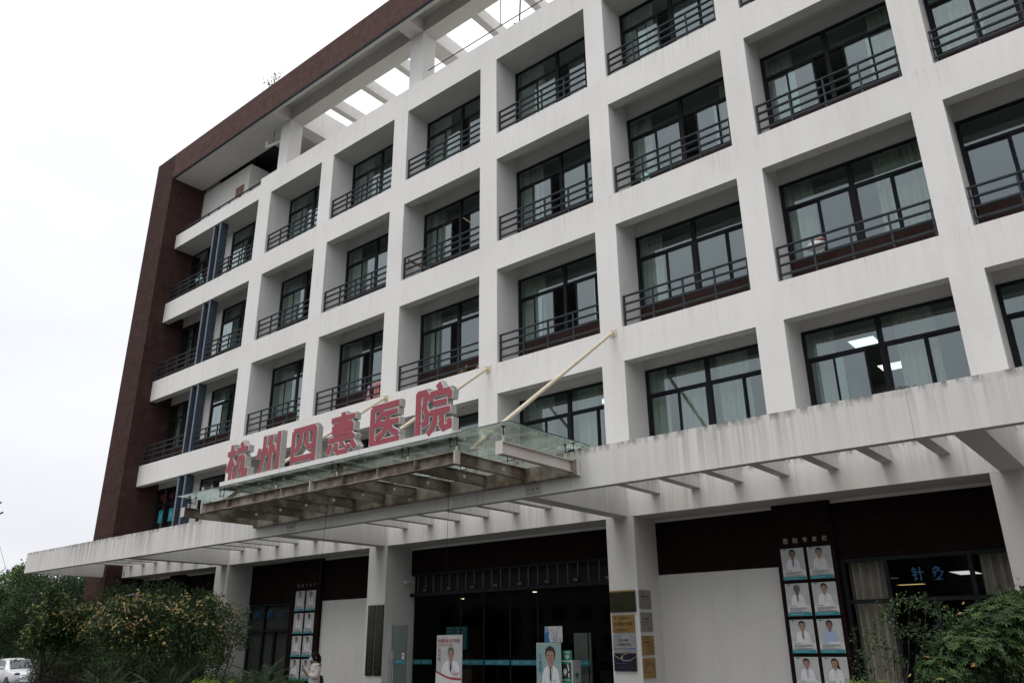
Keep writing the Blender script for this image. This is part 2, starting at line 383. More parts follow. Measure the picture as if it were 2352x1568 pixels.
# roof surface and back
rb = MB()
rb.box(-7.42, XR, 1.1, 19, 18.9, 19.02, 'soffit'); rb.box(-7.42, XR, 19, 19.2, GZ, 19.4, 'plaster'); rb.box(XR, XR+.3, 0, 19.2, GZ, ZP, 'plaster')
rb.build('rear_wall', HB)
# brown frame
fr = MB()
fr.box(-9.062, -7.423, -.612, 19.2, GZ, 23.16, 'tile', dict(t='tile_plain'))
fr.build('brown_tiled_wall', HB)
fr = MB(); fr.box(-7.423, XR+.3, -.612, -.5, 21.843, 23.16, 'tile_fascia', dict(b='fin', t='fin'))
fr.build('roof_fascia', HB)
rs = MB()
rs.box(-7.42, .34, -.5, .92, 21.86, 22.95, 'soffit', dict(r='soffit'))
rs.box(.34, XR, -.5, -.36, 21.86, 22.95, 'soffit', dict(l=None))
rs.box(.34, XR, -.36, .32, 22.47, 22.95, 'soffit')
rs.box(.34, XR, .32, .92, 21.86, 22.95, 'soffit')
colx = [(-.25, .37), (7.5, 8.13), (15.3, 15.93), (23.1, 23.73), (29.8, 30.4)]
for a, b in colx[1:]: rs.box(a, b, -.36, .32, 21.865, 22.47, 'soffit')
rs.box(-7.42, -2.3, .92, 6, 22.35, 22.95, 'room_dark'); rs.box(-2.3, -.3, .92, 6, 22.35, 22.95, 'soffit')  # section over the penthouse coloured near black for the shade there
rs.build('roof_slab', HB)
for a, b in colx:
    c = MB(); c.box(a, b, .3, .9, 18.9, 21.857, 'plaster', dict(l='reveal', r='reveal')); c.build('roof_column', HB)
for x in (2.14, 4.03, 5.95, 9.85, 11.75, 13.65, 17.4, 19.3, 21.2, 25.2, 27.1):
    c = MB(); c.box(x, x+.26, .92, 6, 21.88, 22.38, 'plaster', dict(b='soffit')); c.build('roof_beam', HB)
for k, (a, b) in enumerate(colx):
    c = MB(); c.box(a, b, .92, 6, 21.88, 23.1 if k == 0 else 22.5, 'plaster', dict(b='soffit')); c.build('roof_beam', HB)
c = MB(); c.box(-7.42, XR, 6, 6.4, 21.88, 22.9, 'plaster', dict(b='soffit')); c.build('roof_beam', HB)
# penthouse, vent, panels for the recess shade
c = MB(); c.box(-7.42, -3.55, 1.02, 6, 19.02, 21.70, 'plaster', dict(r='reveal', l=None)); c.box(-7.42, -3.5, 1.0, 6, 21.70, 21.74, 'reveal')
c.box(-7.42, -6.3, 1.06, 1.3, 21.74, 22.35, 'reveal')
c.build('penthouse_wall', HB)
c = MB(); c.box(-4.53, -3.9, .99, 1.04, 20.35, 20.87, MAT.setdefault('vent_paint', simple('vent_paint', (.42, .27, .2), .7)))
for k in range(9):
    z = 20.39+k*.052; c.bar((-4.49, .975, z), (-3.94, .975, z), .03, .022, 'vent_paint')
    c.bar((-4.49, .98, z+.026), (-3.94, .98, z+.026), .02, .028, 'room_dark')
c.build('vent', HB)
c = MB(); c.box(-6.25, -3.56, 1.12, 1.2, 21.745, 22.345, 'room_dark'); c.box(-3.5, -2.4, 2.0, 2.1, 19.03, 22.345, 'room_dark'); c.box(-3.5, -.3, 3.2, 3.4, 19.03, 22.345, 'room_dark'); c.build('recess_shade_panel', HB)  # near-black panels added as the shade between penthouse and roof
c = MB()    # dark lattice screen on the roof
c.box(.9, 5.5, 4.6, 4.65, 22.4, 24.6, 'frame')
for k in range(9): c.bar((.9+k*.55, 4.57, 22.4), (.9+k*.55, 4.57, 24.6), .03, .03, 'reveal')
for k in range(5): c.bar((.9, 4.57, 22.6+k*.45), (5.5, 4.57, 22.6+k*.45), .02, .02, 'reveal')
c.box(2.2, 2.4, 4.45, 4.55, 22.4, 24.6, 'sign_white'); c.box(2.7, 3.0, 4.45, 4.55, 22.4, 24.6, 'sign_white')
c.build('roof_screen', HB)
c = MB()    # pipe rail hung under the roof girder
c.tube((8.13, .62, 20.37), (30, .62, 20.37), .016, 'rail', 8)
for x in (11.45, 14.0, 17.2): c.tube((x, .62, 20.37), (x, .62, 21.87), .016, 'rail', 8)
c.build('pipe_rail', HB)
c = MB(); c.tube((12.55, .2, 19.3), (12.62, .25, 21.5), .022, 'rail', 6); c.tube((12.55, .2, 19.42), (12.35, .2, 19.62), .03, 'rail', 6)
for dx in (-.25, .25): c.tube((12.62, .25, 20.6), (12.62+dx, .3, 23.5), .004, 'rail', 4)
c.build('aerial_mast', HB)
c = MB(); c.tube((-1.05, .3, 21.2), (-.25, .45, 21.2), .05, 'plaster', 8); c.tube((-1.05, .3, 21.2), (-1.25, .3, 21.25), .05, 'plaster', 8); c.tube((-1.25, .3, 21.25), (-1.25, .3, 21.5), .05, 'plaster', 8)
c.tube((-.8, .33, 21.2), (-.8, .33, 21.86), .012, 'rail', 6); c.build('drain_pipe', HB)

# ---- rooms behind the windows
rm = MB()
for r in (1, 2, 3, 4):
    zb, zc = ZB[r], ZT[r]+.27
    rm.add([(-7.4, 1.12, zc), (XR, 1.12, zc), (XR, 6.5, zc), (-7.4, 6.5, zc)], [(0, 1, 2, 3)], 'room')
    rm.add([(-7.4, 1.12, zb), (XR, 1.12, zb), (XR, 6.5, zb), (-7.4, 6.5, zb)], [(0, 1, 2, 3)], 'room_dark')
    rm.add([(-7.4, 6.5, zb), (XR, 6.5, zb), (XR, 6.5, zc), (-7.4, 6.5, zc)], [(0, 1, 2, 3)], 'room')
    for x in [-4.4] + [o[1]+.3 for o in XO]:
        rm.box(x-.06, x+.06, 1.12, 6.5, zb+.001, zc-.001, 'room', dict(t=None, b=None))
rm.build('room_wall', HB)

# ---- windows
def curtain_piece(mb, x0, x1, z0, z1, y, ph=0., amp=.045, mt='curtain'):
    n = max(8, int((x1-x0)/.022)); vs = []
    fr1 = random.uniform(38, 55)
    for i in range(n+1):
        x = x0+(x1-x0)*i/n
        d = amp*math.sin(x*fr1+ph)+amp*.5*math.sin(x*fr1*.43+ph*2)
        vs += [(x, y+d*.7, z1), (x+.02*math.sin(x*9+ph), y+d*1.15, (z0+z1)/2), (x+.01*math.sin(x*7), y+d*1.3, z0)]
    fs = []
    for i in range(n):
        for k in (0, 1): fs.append((i*3+k, i*3+3+k, i*3+4+k, i*3+1+k))
    mb.add(vs, fs, mt)
def make_window(x0, x1, zs, zt, opens=(), curtains=(), shrink=0.0, splits=(.26, .5, .76)):
    """x range, sill z, top z; opens: which half shows an open gap; curtains: list of (fa, fb)"""
    w = x1-x0; zr = zt-.63; y0 = YW-.03; f = MB()
    def fbar(a, b, c, d, pr=0., mt='frame'): f.box(a, b, y0-pr, y0+.07, c, d, mt)
    fbar(x0+.002, x0+.07, zs, zt); fbar(x1-.07, x1-.002, zs, zt)
    fbar(x0+.07, x1-.07, zt-.055, zt-.002); fbar(x0+.07, x1-.07, zs, zs+.06)
    cm = x0+w*splits[1]
    fbar(cm-.05, cm+.05, zs+.06, zt-.055, .012)
    fbar(x0+.07, cm-.05, zr-.03, zr+.03); fbar(cm+.05, x1-.07, zr-.03, zr+.03)
    glass = MB()
    def pane(a, b, c, d, y):
        q1, q2 = random.uniform(-.006, .006), random.uniform(-.006, .006); glass.add([(a, y+q1, c), (b, y-q1, c), (b, y-q1+q2, d), (a, y+q1+q2, d)], [(0, 1, 2, 3)], 'glass')
    yg = y0+.03
    pane(x0+.07, cm-.05, zr+.03, zt-.055, yg); pane(cm+.05, x1-.07, zr+.03, zt-.055, yg)
    for half, (a, b, s) in enumerate(((x0+.07, cm-.05, x0+w*splits[0]), (cm+.05, x1-.07, x0+w*splits[2]))):
        # two sashes; an open half slides one sash back and leaves a dark gap by the mullion
        gap = (b-a)*(.0 if half not in opens else random.uniform(.16, .24))
        if half == 0: p = [(a, s+.0, yg+.015), (s-gap*.9, b-gap, yg-.01)]
        else: p = [(a+gap, s+gap*.5, yg-.01), (s, b, yg+.015)]
        for (c, d, y) in p:
            zl, zh = zs+.06, zr-.03; e = .038
            f.box(c, c+e, y-.014, y+.014, zl, zh, 'frame'); f.box(d-e, d, y-.014, y+.014, zl, zh, 'frame')
            f.box(c+e, d-e, y-.014, y+.014, zh-e, zh, 'frame'); f.box(c+e, d-e, y-.014, y+.014, zl, zl+e, 'frame')
            pane(c+e, d-e, zl+e, zh-e, y)
    o = f.build('window', HB); glass.build('pane', o)
    if curtains:
        cb = MB()
        for a, b in curtains: curtain_piece(cb, x0+w*a+.03, x0+w*b-.03, zs-.1, zt+.12, YW+.28, random.uniform(0, 6))
        cb.build('curtain', o, smooth=True)
    return o
rc = random.Random(11)
CUR = {(6, 1): [(.03, .2), (.56, .82)], (5, 1): [(.0, .14), (.2, .45), (.52, .78), (.86, 1)], (4, 1): [(0, .3), (.5, .75)],
       (6, 2): [(.02, .22), (.62, .98)], (6, 3): [(0, .22), (.78, 1)], (5, 3): [(0, .2), (.8, 1)], (4, 3): [(0, .26)], (4, 2): [(0, .24), (.8, 1)],
       (5, 2): [(0, .2)], (3, 2): [(.02, .2)], (3, 3): [(.02, .22)], (3, 4): [(0, .28)], (4, 4): [(0, .3), (.85, 1)], (2, 2): [(.04, .26)], (1, 2): [(.05, .3)],
       (7, 2): [(.7, 1)], (7, 3): [(0, .3)], (7, 1): []}
OPN = {(6, 3): (0, 1), (4, 3): (0,), (4, 2): (0, 1), (5, 3): (1,), (3, 2): (0,), (3, 3): (0, 1), (6, 1): (0,), (4, 4): (1,), (2, 2): (0,), (1, 3): (1,), (3, 4): (1,), (5, 4): (0,)}
for i, (x0, x1) in enumerate(XO):
    for r in (1, 2, 3, 4):
        zs = ZB[r]+(.74 if r > 1 else .45); zt = ZT[r]-(.012 if r < 4 else .0)
        if r == 4: zt = ZT[4]-.006
        if i == 0:
            make_window(-7.42, -4.86, zs, zt, (), [(.05, .2), (.5, .75)] if r != 1 else [(.0, .1)], splits=(.28, .52, .78))
            make_window(-4.12, -.845, zs, zt, (1,) if r % 2 else (), [(.05, .25)] if r != 1 else [])
        else:
            cu = CUR.get((i, r)) if (i, r) in CUR else [(0, rc.uniform(.15, .3))] + ([(rc.uniform(.72, .85), 1)] if rc.random() < .5 else [])
            make_window(x0+.004, x1-.004, zs, zt, OPN.get((i, r), ()), cu)
# sill walls in brown tile
for i, (x0, x1) in enumerate(XO):
    for r in (1, 2, 3, 4):
        a = x0+.02 if i else x0
        s = MB(); s.box(a+.02, x1-.003, .87, 1.1, ZB[r]-.07, ZB[r]+(.74 if r > 1 else .45), 'tile_plain')
        if i == 0: s.box(-4.86, -4.12, .90, 1.1, ZB[r]+(.74 if r > 1 else .45), ZT[r]-.02 if r < 4 else ZT[4]-.004, 'plaster')
        s.build('window_sill_wall', HB)
# blue fins of the corner bay
for r in (1, 2, 3, 4):
    for x in (-4.20, -3.71):
        s = MB(); s.box(x, x+.115, .03, .36, ZB[r]-.02 if r > 1 else 4.9, ZT[r]-.004, 'fin', dict(f='fin_edge')); s.build('sunshade_fin', HB)
# downpipe on the corner bay pilaster
for r in (1, 2, 3, 4):
    s = MB(); s.tube((-4.62, .8, ZB[r]), (-4.62, .8, ZT[r]), .035, 'plaster', 8); s.tube((-4.62, .72, ZB[r]+1.6), (-4.62, .86, ZB[r]+1.6), .05, 'reveal', 8)
    s.tube((-4.62, .8, ZB[r]+.55), (-4.4, .8, ZB[r]+.75), .03, 'plaster', 8); s.build('downpipe', HB)
# railings
def railing(x0, x1, z, posts, yr=.10, rows=(0, -.205, -.41, -.63), top=.80, bottom=0.0):
    s = MB()
    for x in posts: s.bar((x, yr, z-bottom), (x, yr, z+top), .035, .05, 'rail', (0, 1, 0))
    for d in rows: s.box(x0+.02, x1-.01, yr-.03, yr+.03, z+top+d-.016, z+top+d+.016, 'rail')
    return s.build('railing', HB)
for i, (x0, x1) in enumerate(XO):
    for r in (2, 3, 4):
        z = ZB[r]
        if i == 0:
            railing(x0, -4.22, z, [x0+.05+.8*k for k in range(4)]); railing(-3.59, x1, z, [-3.5, -2.75, -1.95, -1.12])
        else:
            w = x1-x0; railing(x0, x1, z, [x0+.045+(w-.09)*k/4 for k in range(5)])
railing(-7.4, -.84, 19.08, [-7.3+.8*k for k in range(9)], rows=(0,), top=.25)

# ---- ground floor columns
for a, b in ((-.72, .07), (7.08, 7.81), (14.92, 15.62), (22.41, 23.12)):
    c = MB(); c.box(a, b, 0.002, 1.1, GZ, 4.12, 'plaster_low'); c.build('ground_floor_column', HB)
# ground floor walls
gw = MB()
def gbox(x0, x1, y, z0, z1, m, th=.2): gw.box(x0, x1, y, y+th, z0, z1, m)
gbox(.07, 2.5, .90, 2.89, 4.12, 'tile_shaded'); gbox(3.98, 7.08, .92, 2.86, 4.12, 'tile_shaded'); gw.box(2.5, 3.98, .79, 1.1, GZ, 4.12, 'tile_shaded')
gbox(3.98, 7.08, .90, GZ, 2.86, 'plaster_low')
gbox(7.81, 14.92, .94, 3.42, 4.12, 'tile_shaded')
gbox(15.62, 18.36, .92, 2.94, 4.12, 'tile_shaded'); gw.box(18.36, 19.50, .79, 1.1, GZ, 4.12, 'tile_shaded'); gbox(15.62, 18.36, .90, GZ, 2.94, 'plaster_low')
gbox(19.50, 22.41, .92, 3.02, 4.12, 'tile_shaded')
gw.box(-7.42, -.72, 1.05, 1.25, GZ, 4.12, 'tile_shaded'); gw.box(-5.3, -4.2, .85, 1.05, GZ, 4.12, 'tile_shaded'); gw.box(-2.2, -1.5, .85, 1.05, GZ, 4.12, 'tile_shaded')
gbox(23.12, XR, .92, 2.6, 4.12, 'tile_shaded'); gbox(23.12, XR, .9, GZ, 2.6, 'plaster_low')
gw.build('ground_floor_wall', HB)
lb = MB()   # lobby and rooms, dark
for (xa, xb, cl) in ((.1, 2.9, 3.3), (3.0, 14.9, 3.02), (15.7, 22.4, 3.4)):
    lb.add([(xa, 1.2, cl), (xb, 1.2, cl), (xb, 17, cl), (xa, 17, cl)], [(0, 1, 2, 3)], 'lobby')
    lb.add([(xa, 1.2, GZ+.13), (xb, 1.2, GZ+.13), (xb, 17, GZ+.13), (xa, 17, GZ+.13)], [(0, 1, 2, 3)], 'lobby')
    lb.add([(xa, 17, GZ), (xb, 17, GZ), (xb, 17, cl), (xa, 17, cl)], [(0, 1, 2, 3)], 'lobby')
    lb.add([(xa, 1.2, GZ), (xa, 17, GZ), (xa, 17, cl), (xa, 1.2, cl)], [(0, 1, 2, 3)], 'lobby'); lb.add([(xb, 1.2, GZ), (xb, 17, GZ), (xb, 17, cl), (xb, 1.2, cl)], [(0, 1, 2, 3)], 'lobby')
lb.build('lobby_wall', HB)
# ground floor windows
def gwindow(x0, x1, zt, trans, mull, curtains, name='window'):
    f = MB(); y0, y1 = .93, 1.01
    for a, b, c, d in [(x0, x0+.07, GZ+.5, zt), (x1-.07, x1, GZ+.5, zt), (x0+.07, x1-.07, zt-.07, zt), (x0+.07, x1-.07, trans-.035, trans+.035), (x0+.07, x1-.07, GZ+.5, GZ+.58)]: f.box(a, b, y0, y1, c, d, 'frame')
    for m_, lo, hi in mull: f.box(m_-.035, m_+.035, y0-.003, y1, lo, hi, 'frame')
    o = f.build(name, HB)
    gl = MB(); gl.add([(x0, .975, GZ+.5), (x1, .975, GZ+.5), (x1, .975, zt), (x0, .975, zt)], [(0, 1, 2, 3)], 'shopglass'); gl.build('pane', o)
    if curtains:
        cb = MB()
        for a, b in curtains: curtain_piece(cb, a, b, GZ+.4, zt-.03, 1.16, a, .085, 'curtain_low')
        cb.build('curtain', o, smooth=True)
    return o
GW = gwindow(.08, 2.49, 2.88, 2.06, [(.95, 2.095, 2.81), (2.32, 2.095, 2.81), (.93, GZ+.58, 2.025), (1.57, GZ+.58, 2.025), (2.32, GZ+.58, 2.025)], [])
s_ = MB(); s_.add([(.15, 1.03, GZ+.5), (2.45, 1.03, GZ+.5), (2.45, 1.03, 2.8), (.15, 1.03, 2.8)], [(0, 1, 2, 3)], MAT.setdefault('blind', simple('grey_blind', (.11, .125, .12), .8, var=.05))); s_.build('blind', GW)
gwindow(19.51, 22.40, 3.01, 2.24, [(20.31, 2.275, 2.94), (21.69, 2.275, 2.94), (20.31, GZ+.58, 2.2), (21.05, GZ+.58, 2.2), (21.69, GZ+.58, 2.2)], [(19.55, 20.28), (21.8, 22.36)])
def ptext(ch, x0, z0, x1, z1, mat, y=.925, bold=.02):
    a = Art((0, y, 0)); a.text(ch, x0, z0, x1, z1, mat, bold, .006); return a
MAT['blue_char'] = simple('blue_lettering', (.01, .075, .19), .5, var=0)
for k, (ch, x0, x1) in enumerate((('内', .42, .72), ('科', 1.11, 1.43), ('体', 1.86, 2.16))):
    tag(ptext(ch, x0, 2.43, x1, 2.67, 'blue_char').build('window_lettering', HB))
for ch, x0, x1 in (('针', 20.73, 20.93), ('灸', 21.06, 21.26)):
    ptext(ch, x0, 2.55, x1, 2.79, 'blue_char').build('window_lettering', HB)
def ceil_light(x0, x1, y0, y1, z, m='lamp'):
    c = MB(); c.box(x0, x1, y0, y1, z-.03, z-.004, m, dict(t='reveal', l='reveal', r='reveal', f='reveal', k='reveal')); c.build('ceiling_light', HB)
for x in (19.82, 23.5):
    for y in (2.82, 5.03): ceil_light(x, x+.55, y, y+.58, 7.921)
ceil_light(12.9, 13.45, 2.9, 3.5, 7.921); ceil_light(25.2, 25.8, 2.9, 3.5, 7.921)
MAT['lamp_low'] = simple('lit_panel_white', (.95, .95, 1), .5, var=0, emis=.9); MAT['lamp_yellow'] = simple('lit_panel_warm', (1, .72, .30), .5, var=0, emis=.8); MAT['lamp_dim'] = simple('lit_panel_dim', (.30, .32, .30), .5, var=0, emis=.4)
ceil_light(19.32, 19.9, 10.8, 12.3, 3.4, 'lamp_low'); ceil_light(16.66, 17.5, 15.5, 15.95, 3.4, 'lamp_yellow'); ceil_light(17.14, 17.6, 12.05, 12.3, 3.4, 'lamp_dim'); ceil_light(20.6, 20.9, 9.8, 10.6, 3.4, 'lamp_low')
for x, y in ((9.5, 4.36), (5.62, 5.38)):
    c = MB(); c.lathe((x, y, 3.005), [(0, 0), (.06, 0), (.07, .012)], 'lamp_warm', 12); c.build('downlight', HB)
# entrance: slat screen, beam, glass doors
MAT['slat'] = make_metal('dark_slat', (.11, .11, .105), .6)
sl = MB(); sl.box(7.81, 14.92, 1.16, 1.2, 2.9, 3.42, 'room_dark'); sl.box(7.81, 14.92, .96, 1.04, 3.37, 3.42, 'frame'); sl.box(7.81, 14.92, .90, 1.1, 2.82, 2.9, 'frame')
x = 8.03
while x < 14.9:
    sl.bar((x, 1.0, 2.9), (x, 1.0, 3.37), .022, .03, 'slat', (0, 1, 0)); x += .3
sl.build('slat_screen', HB)
for x in (8.36, 9.27, 10.12, 10.9, 11.7, 12.55, 13.4, 14.3):
    s = MB(); s.box(x-.1, x+.1, .93, .97, 2.92, 3.03, 'frame'); s.box(x-.06, x+.06, .922, .93, 2.945, 3.005, 'slat'); s.bar((x, .95, 2.9), (x, .95, 2.93), .03, .03, 'frame', (0, 1, 0)); s.build('floodlight', HB)
gd = MB()
for a, b in ((7.85, 9.6), (9.63, 10.41), (10.44, 11.28), (11.31, 12.15), (12.18, 14.9)):
    gd.add([(a, 1.05, GZ+.13), (b, 1.05, GZ+.13), (b, 1.05, 2.82), (a, 1.05, 2.82)], [(0, 1, 2, 3)], 'shopglass')
    gd.box(b, b+.02, 1.04, 1.07, GZ+.13, 2.82, 'frame')
gdo = gd.build('glass_door', HB)
MAT['teal'] = simple('teal_band', (.02, .16, .20), .5, var=0); MAT['teal_hi'] = simple('teal_white', (.28, .42, .45), .5, var=0)
for a, b in ((9.64, 10.40), (10.45, 11.27), (11.32, 12.14), (13.1, 13.62), (7.9, 8.6)):
    art = Art((a, 1.035, 1.10)); art.rect(0, 0, b-a, .115, 'teal')
    for q in (.14, .6):
        if q*(b-a)+.16 < b-a:
            u = q*(b-a); art.ell(u, .058, .03, .032, 'teal_hi'); art.ell(u+.014, .066, .026, .028, 'teal'); art.lines(u+.045, .035, u+.17, .078, 1, 'teal_hi')
    art.build('door_band', gdo)
# pale panel behind the right door and dim interior bits
s = MB(); s.box(13.15, 13.62, 1.12, 1.16, GZ+.13, 1.8, MAT.setdefault('frosted', simple('frosted_panel', (.22, .26, .24), .5, var=.05))); s.box(13.55, 13.565, 1.1, 1.12, GZ+.13, 1.8, 'frame'); s.build('frosted_panel', HB)
s = MB(); s.box(8.2, 9.0, 2.2, 2.6, GZ, .95, MAT.setdefault('desk', simple('desk_wood', (.10, .06, .035), .6))); s.box(8.2, 8.9, 2.8, 2.9, .95, 2.0, MAT.setdefault('maroon', simple('maroon_panel', (.05, .012, .01), .7))); s.build('reception_desk', HB)
# open glass door leaf by the left column
dl = thing('open_glass_door', 'clear glass door leaf standing open beside the plaqued column left of the entrance', 'door', (7.86, .28, 0))
s = MB(); s.box(7.86, 8.42, .28, .292, GZ+.14, 2.07, 'leafglass', dict(r='glass_edge', l='glass_edge', t='glass_edge')); s.build('pane', None).parent = dl
s = MB(); s.tube((7.92, .22, .65), (7.92, .22, 1.45), .016, 'silver', 8); s.tube((7.99, .22, .65), (7.99, .22, 1.45), .012, 'silver', 8)
for z in (.75, 1.35): s.tube((7.92, .22, z), (7.92, .3, z), .01, 'silver', 6)
s.build('handle').parent = dl
a = Art((7.87, .268, 1.13)); a.rect(0, 0, .55, .10, 'teal'); a.lines(.1, .03, .5, .07, 1, 'teal_hi'); a.build('door_band').parent = dl
a = Art((8.28, .262, 1.24)); a.rect(0, 0, .075, .15, 'sign_white'); a.ell(.037, .09, .025, .03, 'sign_red'); a.lines(.01, .015, .065, .05, 2, 'sign_red'); a.build('sticker').parent = dl
for ch in dl.children: ch.matrix_parent_inverse = Matrix.Translation((-7.86, -.28, 0))
# small camera on the column side
sc = thing('security_camera', 'small pale security camera on the column side left of the entrance', 'camera', (7.86, .72, 3.2))
s = MB(); s.tube((.0, 0, 0), (.1, -.03, .0), .02, 'silver', 8); s.build('bracket', sc); s = MB(); s.bar((.08, .1, .03), (.1, -.14, -.02), .07, .06, 'sign_white'); s.build('housing', sc)

# ---- pergola
PG = thing('pergola', 'streaked white concrete pergola running along the front above the ground floor', 'pergola', (0, 0, 0))
s = MB(); s.box(-7.794, XR, -3.359, -3.19, 4.123, 4.829, 'pergola', dict(b='soffit')); s.build('front_beam', PG)
for a, b in ((-.42, -.02), (7.33, 7.72), (15.1, 15.47), (22.56, 22.93)):
    s = MB(); s.box(a, b, -3.188, -.002, 4.126, 4.81, 'pergola', dict(b='soffit')); s.build('cross_beam', PG)
s = MB(); s.box(-7.794, -7.62, -3.188, -.62, 4.126, 4.81, 'pergola', dict(b='soffit')); s.build('cross_beam', PG)
for x0, x1, n in ((-7.7, -.22, 7), (-.22, 7.52, 7), (7.52, 15.28, 7), (15.28, 22.74, 7), (22.74, 30.4, 7)):
    for k in range(1, n+1):
        x = x0+(x1-x0)*k/(n+1); yb = -.002 if x > -7.4 else -.62
        s = MB(); s.box(x-.1, x+.1, -3.188, yb, 4.52, 4.80, 'pergola', dict(b='soffit')); s.build('cross_beam', PG)

# ---- glass canopy
GC = thing('glass_canopy', 'greenish glass entrance canopy on rust-stained steel beams hung from three cream rods', 'canopy', (0, 0, 0))
gx = [6.5, 8.2, 10.2, 12.2, 14.2, 16.74]
for k in range(5):
    s = MB(); s.box(gx[k]+.008, gx[k+1]-.008, -5.5, -3.2, 4.9, 4.915, 'canopy_glass', {q: 'glass_edge' for q in 'flrk'}); s.build('glass_panel', GC)
def ibeam(a, b, h, w, mat, z0, endplate=True):
    """I section along y (a, b are (x, y))"""
    s = MB(); x = a[0]; y0, y1 = min(a[1], b[1]), max(a[1], b[1]); t = .014
    s.box(x-w/2, x+w/2, y0, y1, z0, z0+t, mat); s.box(x-w/2, x+w/2, y0, y1, z0+h-t, z0+h, mat); s.box(x-.006, x+.006, y0, y1, z0+t, z0+h-t, mat)
    if endplate: s.box(x-w/2-.01, x+w/2+.01, y0-.012, y0, z0-.005, z0+h+.005, 'steel_clean')
    return s
for x in (6.72, 16.46): ibeam((x, -5.42), (x, -3.46), .21, .13, 'steel_dirty' if x < 10 else 'steel_clean', 4.42).build('cross_beam', GC)
for k in range(9):
    x = 7.62+.971*k; s = MB(); s.tube((x+.007, -4.05, 4.535), (x+.012, -4.05, 4.535), .035, 'plaster', 14); s.build('hole_disc', GC); ibeam((x, -5.27), (x, -3.46), .21, .10, 'steel_dirty', 4.425, False).build('cross_beam', GC)  # white discs added in place of round holes through the beam webs
for a, b in ((7.5, 11.5), (11.5, 15.45)):
    s = MB(); t = .014; z0 = 4.42; h = .215
    s.box(a, b, -5.40, -5.28, z0, z0+t, 'steel_dirty'); s.box(a, b, -5.40, -5.28, z0+h-t, z0+h, 'steel_dirty'); s.box(a, b, -5.30, -5.288, z0+t, z0+h-t, 'steel_dirty')
    for k in range(1, 4): x = a+(b-a)*k/4; s.box(x-.006, x+.006, -5.395, -5.3, z0+t, z0+h-t, 'steel_dirty')
    for x in ((a, b) if a < 8 else (b,)): s.box(x-.012, x+.012, -5.415, -5.275, z0-.004, z0+h+.004, 'steel_clean')
    s.build('front_beam', GC)
s = MB(); s.box(6.6, 16.6, -3.46, -3.45, 4.375, 4.62, 'steel_dirty'); s.box(6.6, 16.6, -3.45, -3.362, 4.36, 4.375, 'steel_dirty'); s.box(6.6, 16.6, -3.45, -3.362, 4.62, 4.635, 'steel_dirty'); s.box(16.6, 16.61, -3.47, -3.362, 4.35, 4.645, 'steel_clean'); s.build('back_beam', GC)
for x in (7.9, 15.35):
    s = MB(); s.box(x, x+.36, -3.372, -3.361, 4.16, 4.34, 'silver')
    for q in (.07, .18, .29): s.tube((x+q, -3.39, 4.25), (x+q, -3.36, 4.25), .014, 'rail', 6)
    s.build('bolted_plate', GC)
def fitting(x, y, arms):
    s = MB(); s.tube((x, y, 4.635), (x, y, 4.74), .022, 'steel_clean', 8); s.tube((x, y, 4.74), (x, y, 4.89), .009, 'frame', 6); s.tube((x, y, 4.885), (x, y, 4.898), .034, 'frame', 10)
    for dx, dy in arms:
        s.bar((x, y, 4.755), (x+dx, y+dy, 4.755), .014, .014, 'frame'); s.tube((x+dx, y+dy, 4.73), (x+dx, y+dy, 4.89), .008, 'frame', 6); s.tube((x+dx, y+dy, 4.885), (x+dx, y+dy, 4.898), .032, 'frame', 10)
    s.build('spider_fitting', GC)
for x in gx[1:-1]+[15.4]: fitting(x, -5.3, [(-.16, 0)]); fitting(x, -3.75, [(-.16, .0)])
fitting(6.72, -5.3, [(.0, .16), ]); fitting(16.46, -5.32, []); fitting(16.46, -3.6, [(.18, 0)]); fitting(6.9, -4.2, [(.15, 0)])
for xw, xl in ((15.4, 15.72), (11.47, 11.95), (7.46, 8.2)):
    s = MB(); A = Vector((xw, -.06, 8.39)); B = Vector((xl, -5.22, 4.68)); s.tube(A, B, .042, 'rod', 14)
    for q in (.03, .5, .93): p = A.lerp(B, q); s.tube(p, p+(B-A).normalized()*.03, .049, 'rod', 14)
    s.box(xw-.09, xw+.09, -.012, -.001, 8.3, 8.48, 'rod'); s.box(xw-.012, xw+.012, -.12, -.012, 8.33, 8.45, 'rod')
    s.tube(B+Vector((-.05, 0, -.02)), B+Vector((.06, 0, -.02)), .03, 'rod', 10)
    s.build('stay_rod', GC)
for x in (9.6, 13.5):
    s = MB(); s.tube((x, -3.5, 4.37), (x-.05, -3.5, 3.0), .004, 'frame', 4); s.build('loose_cable', GC)

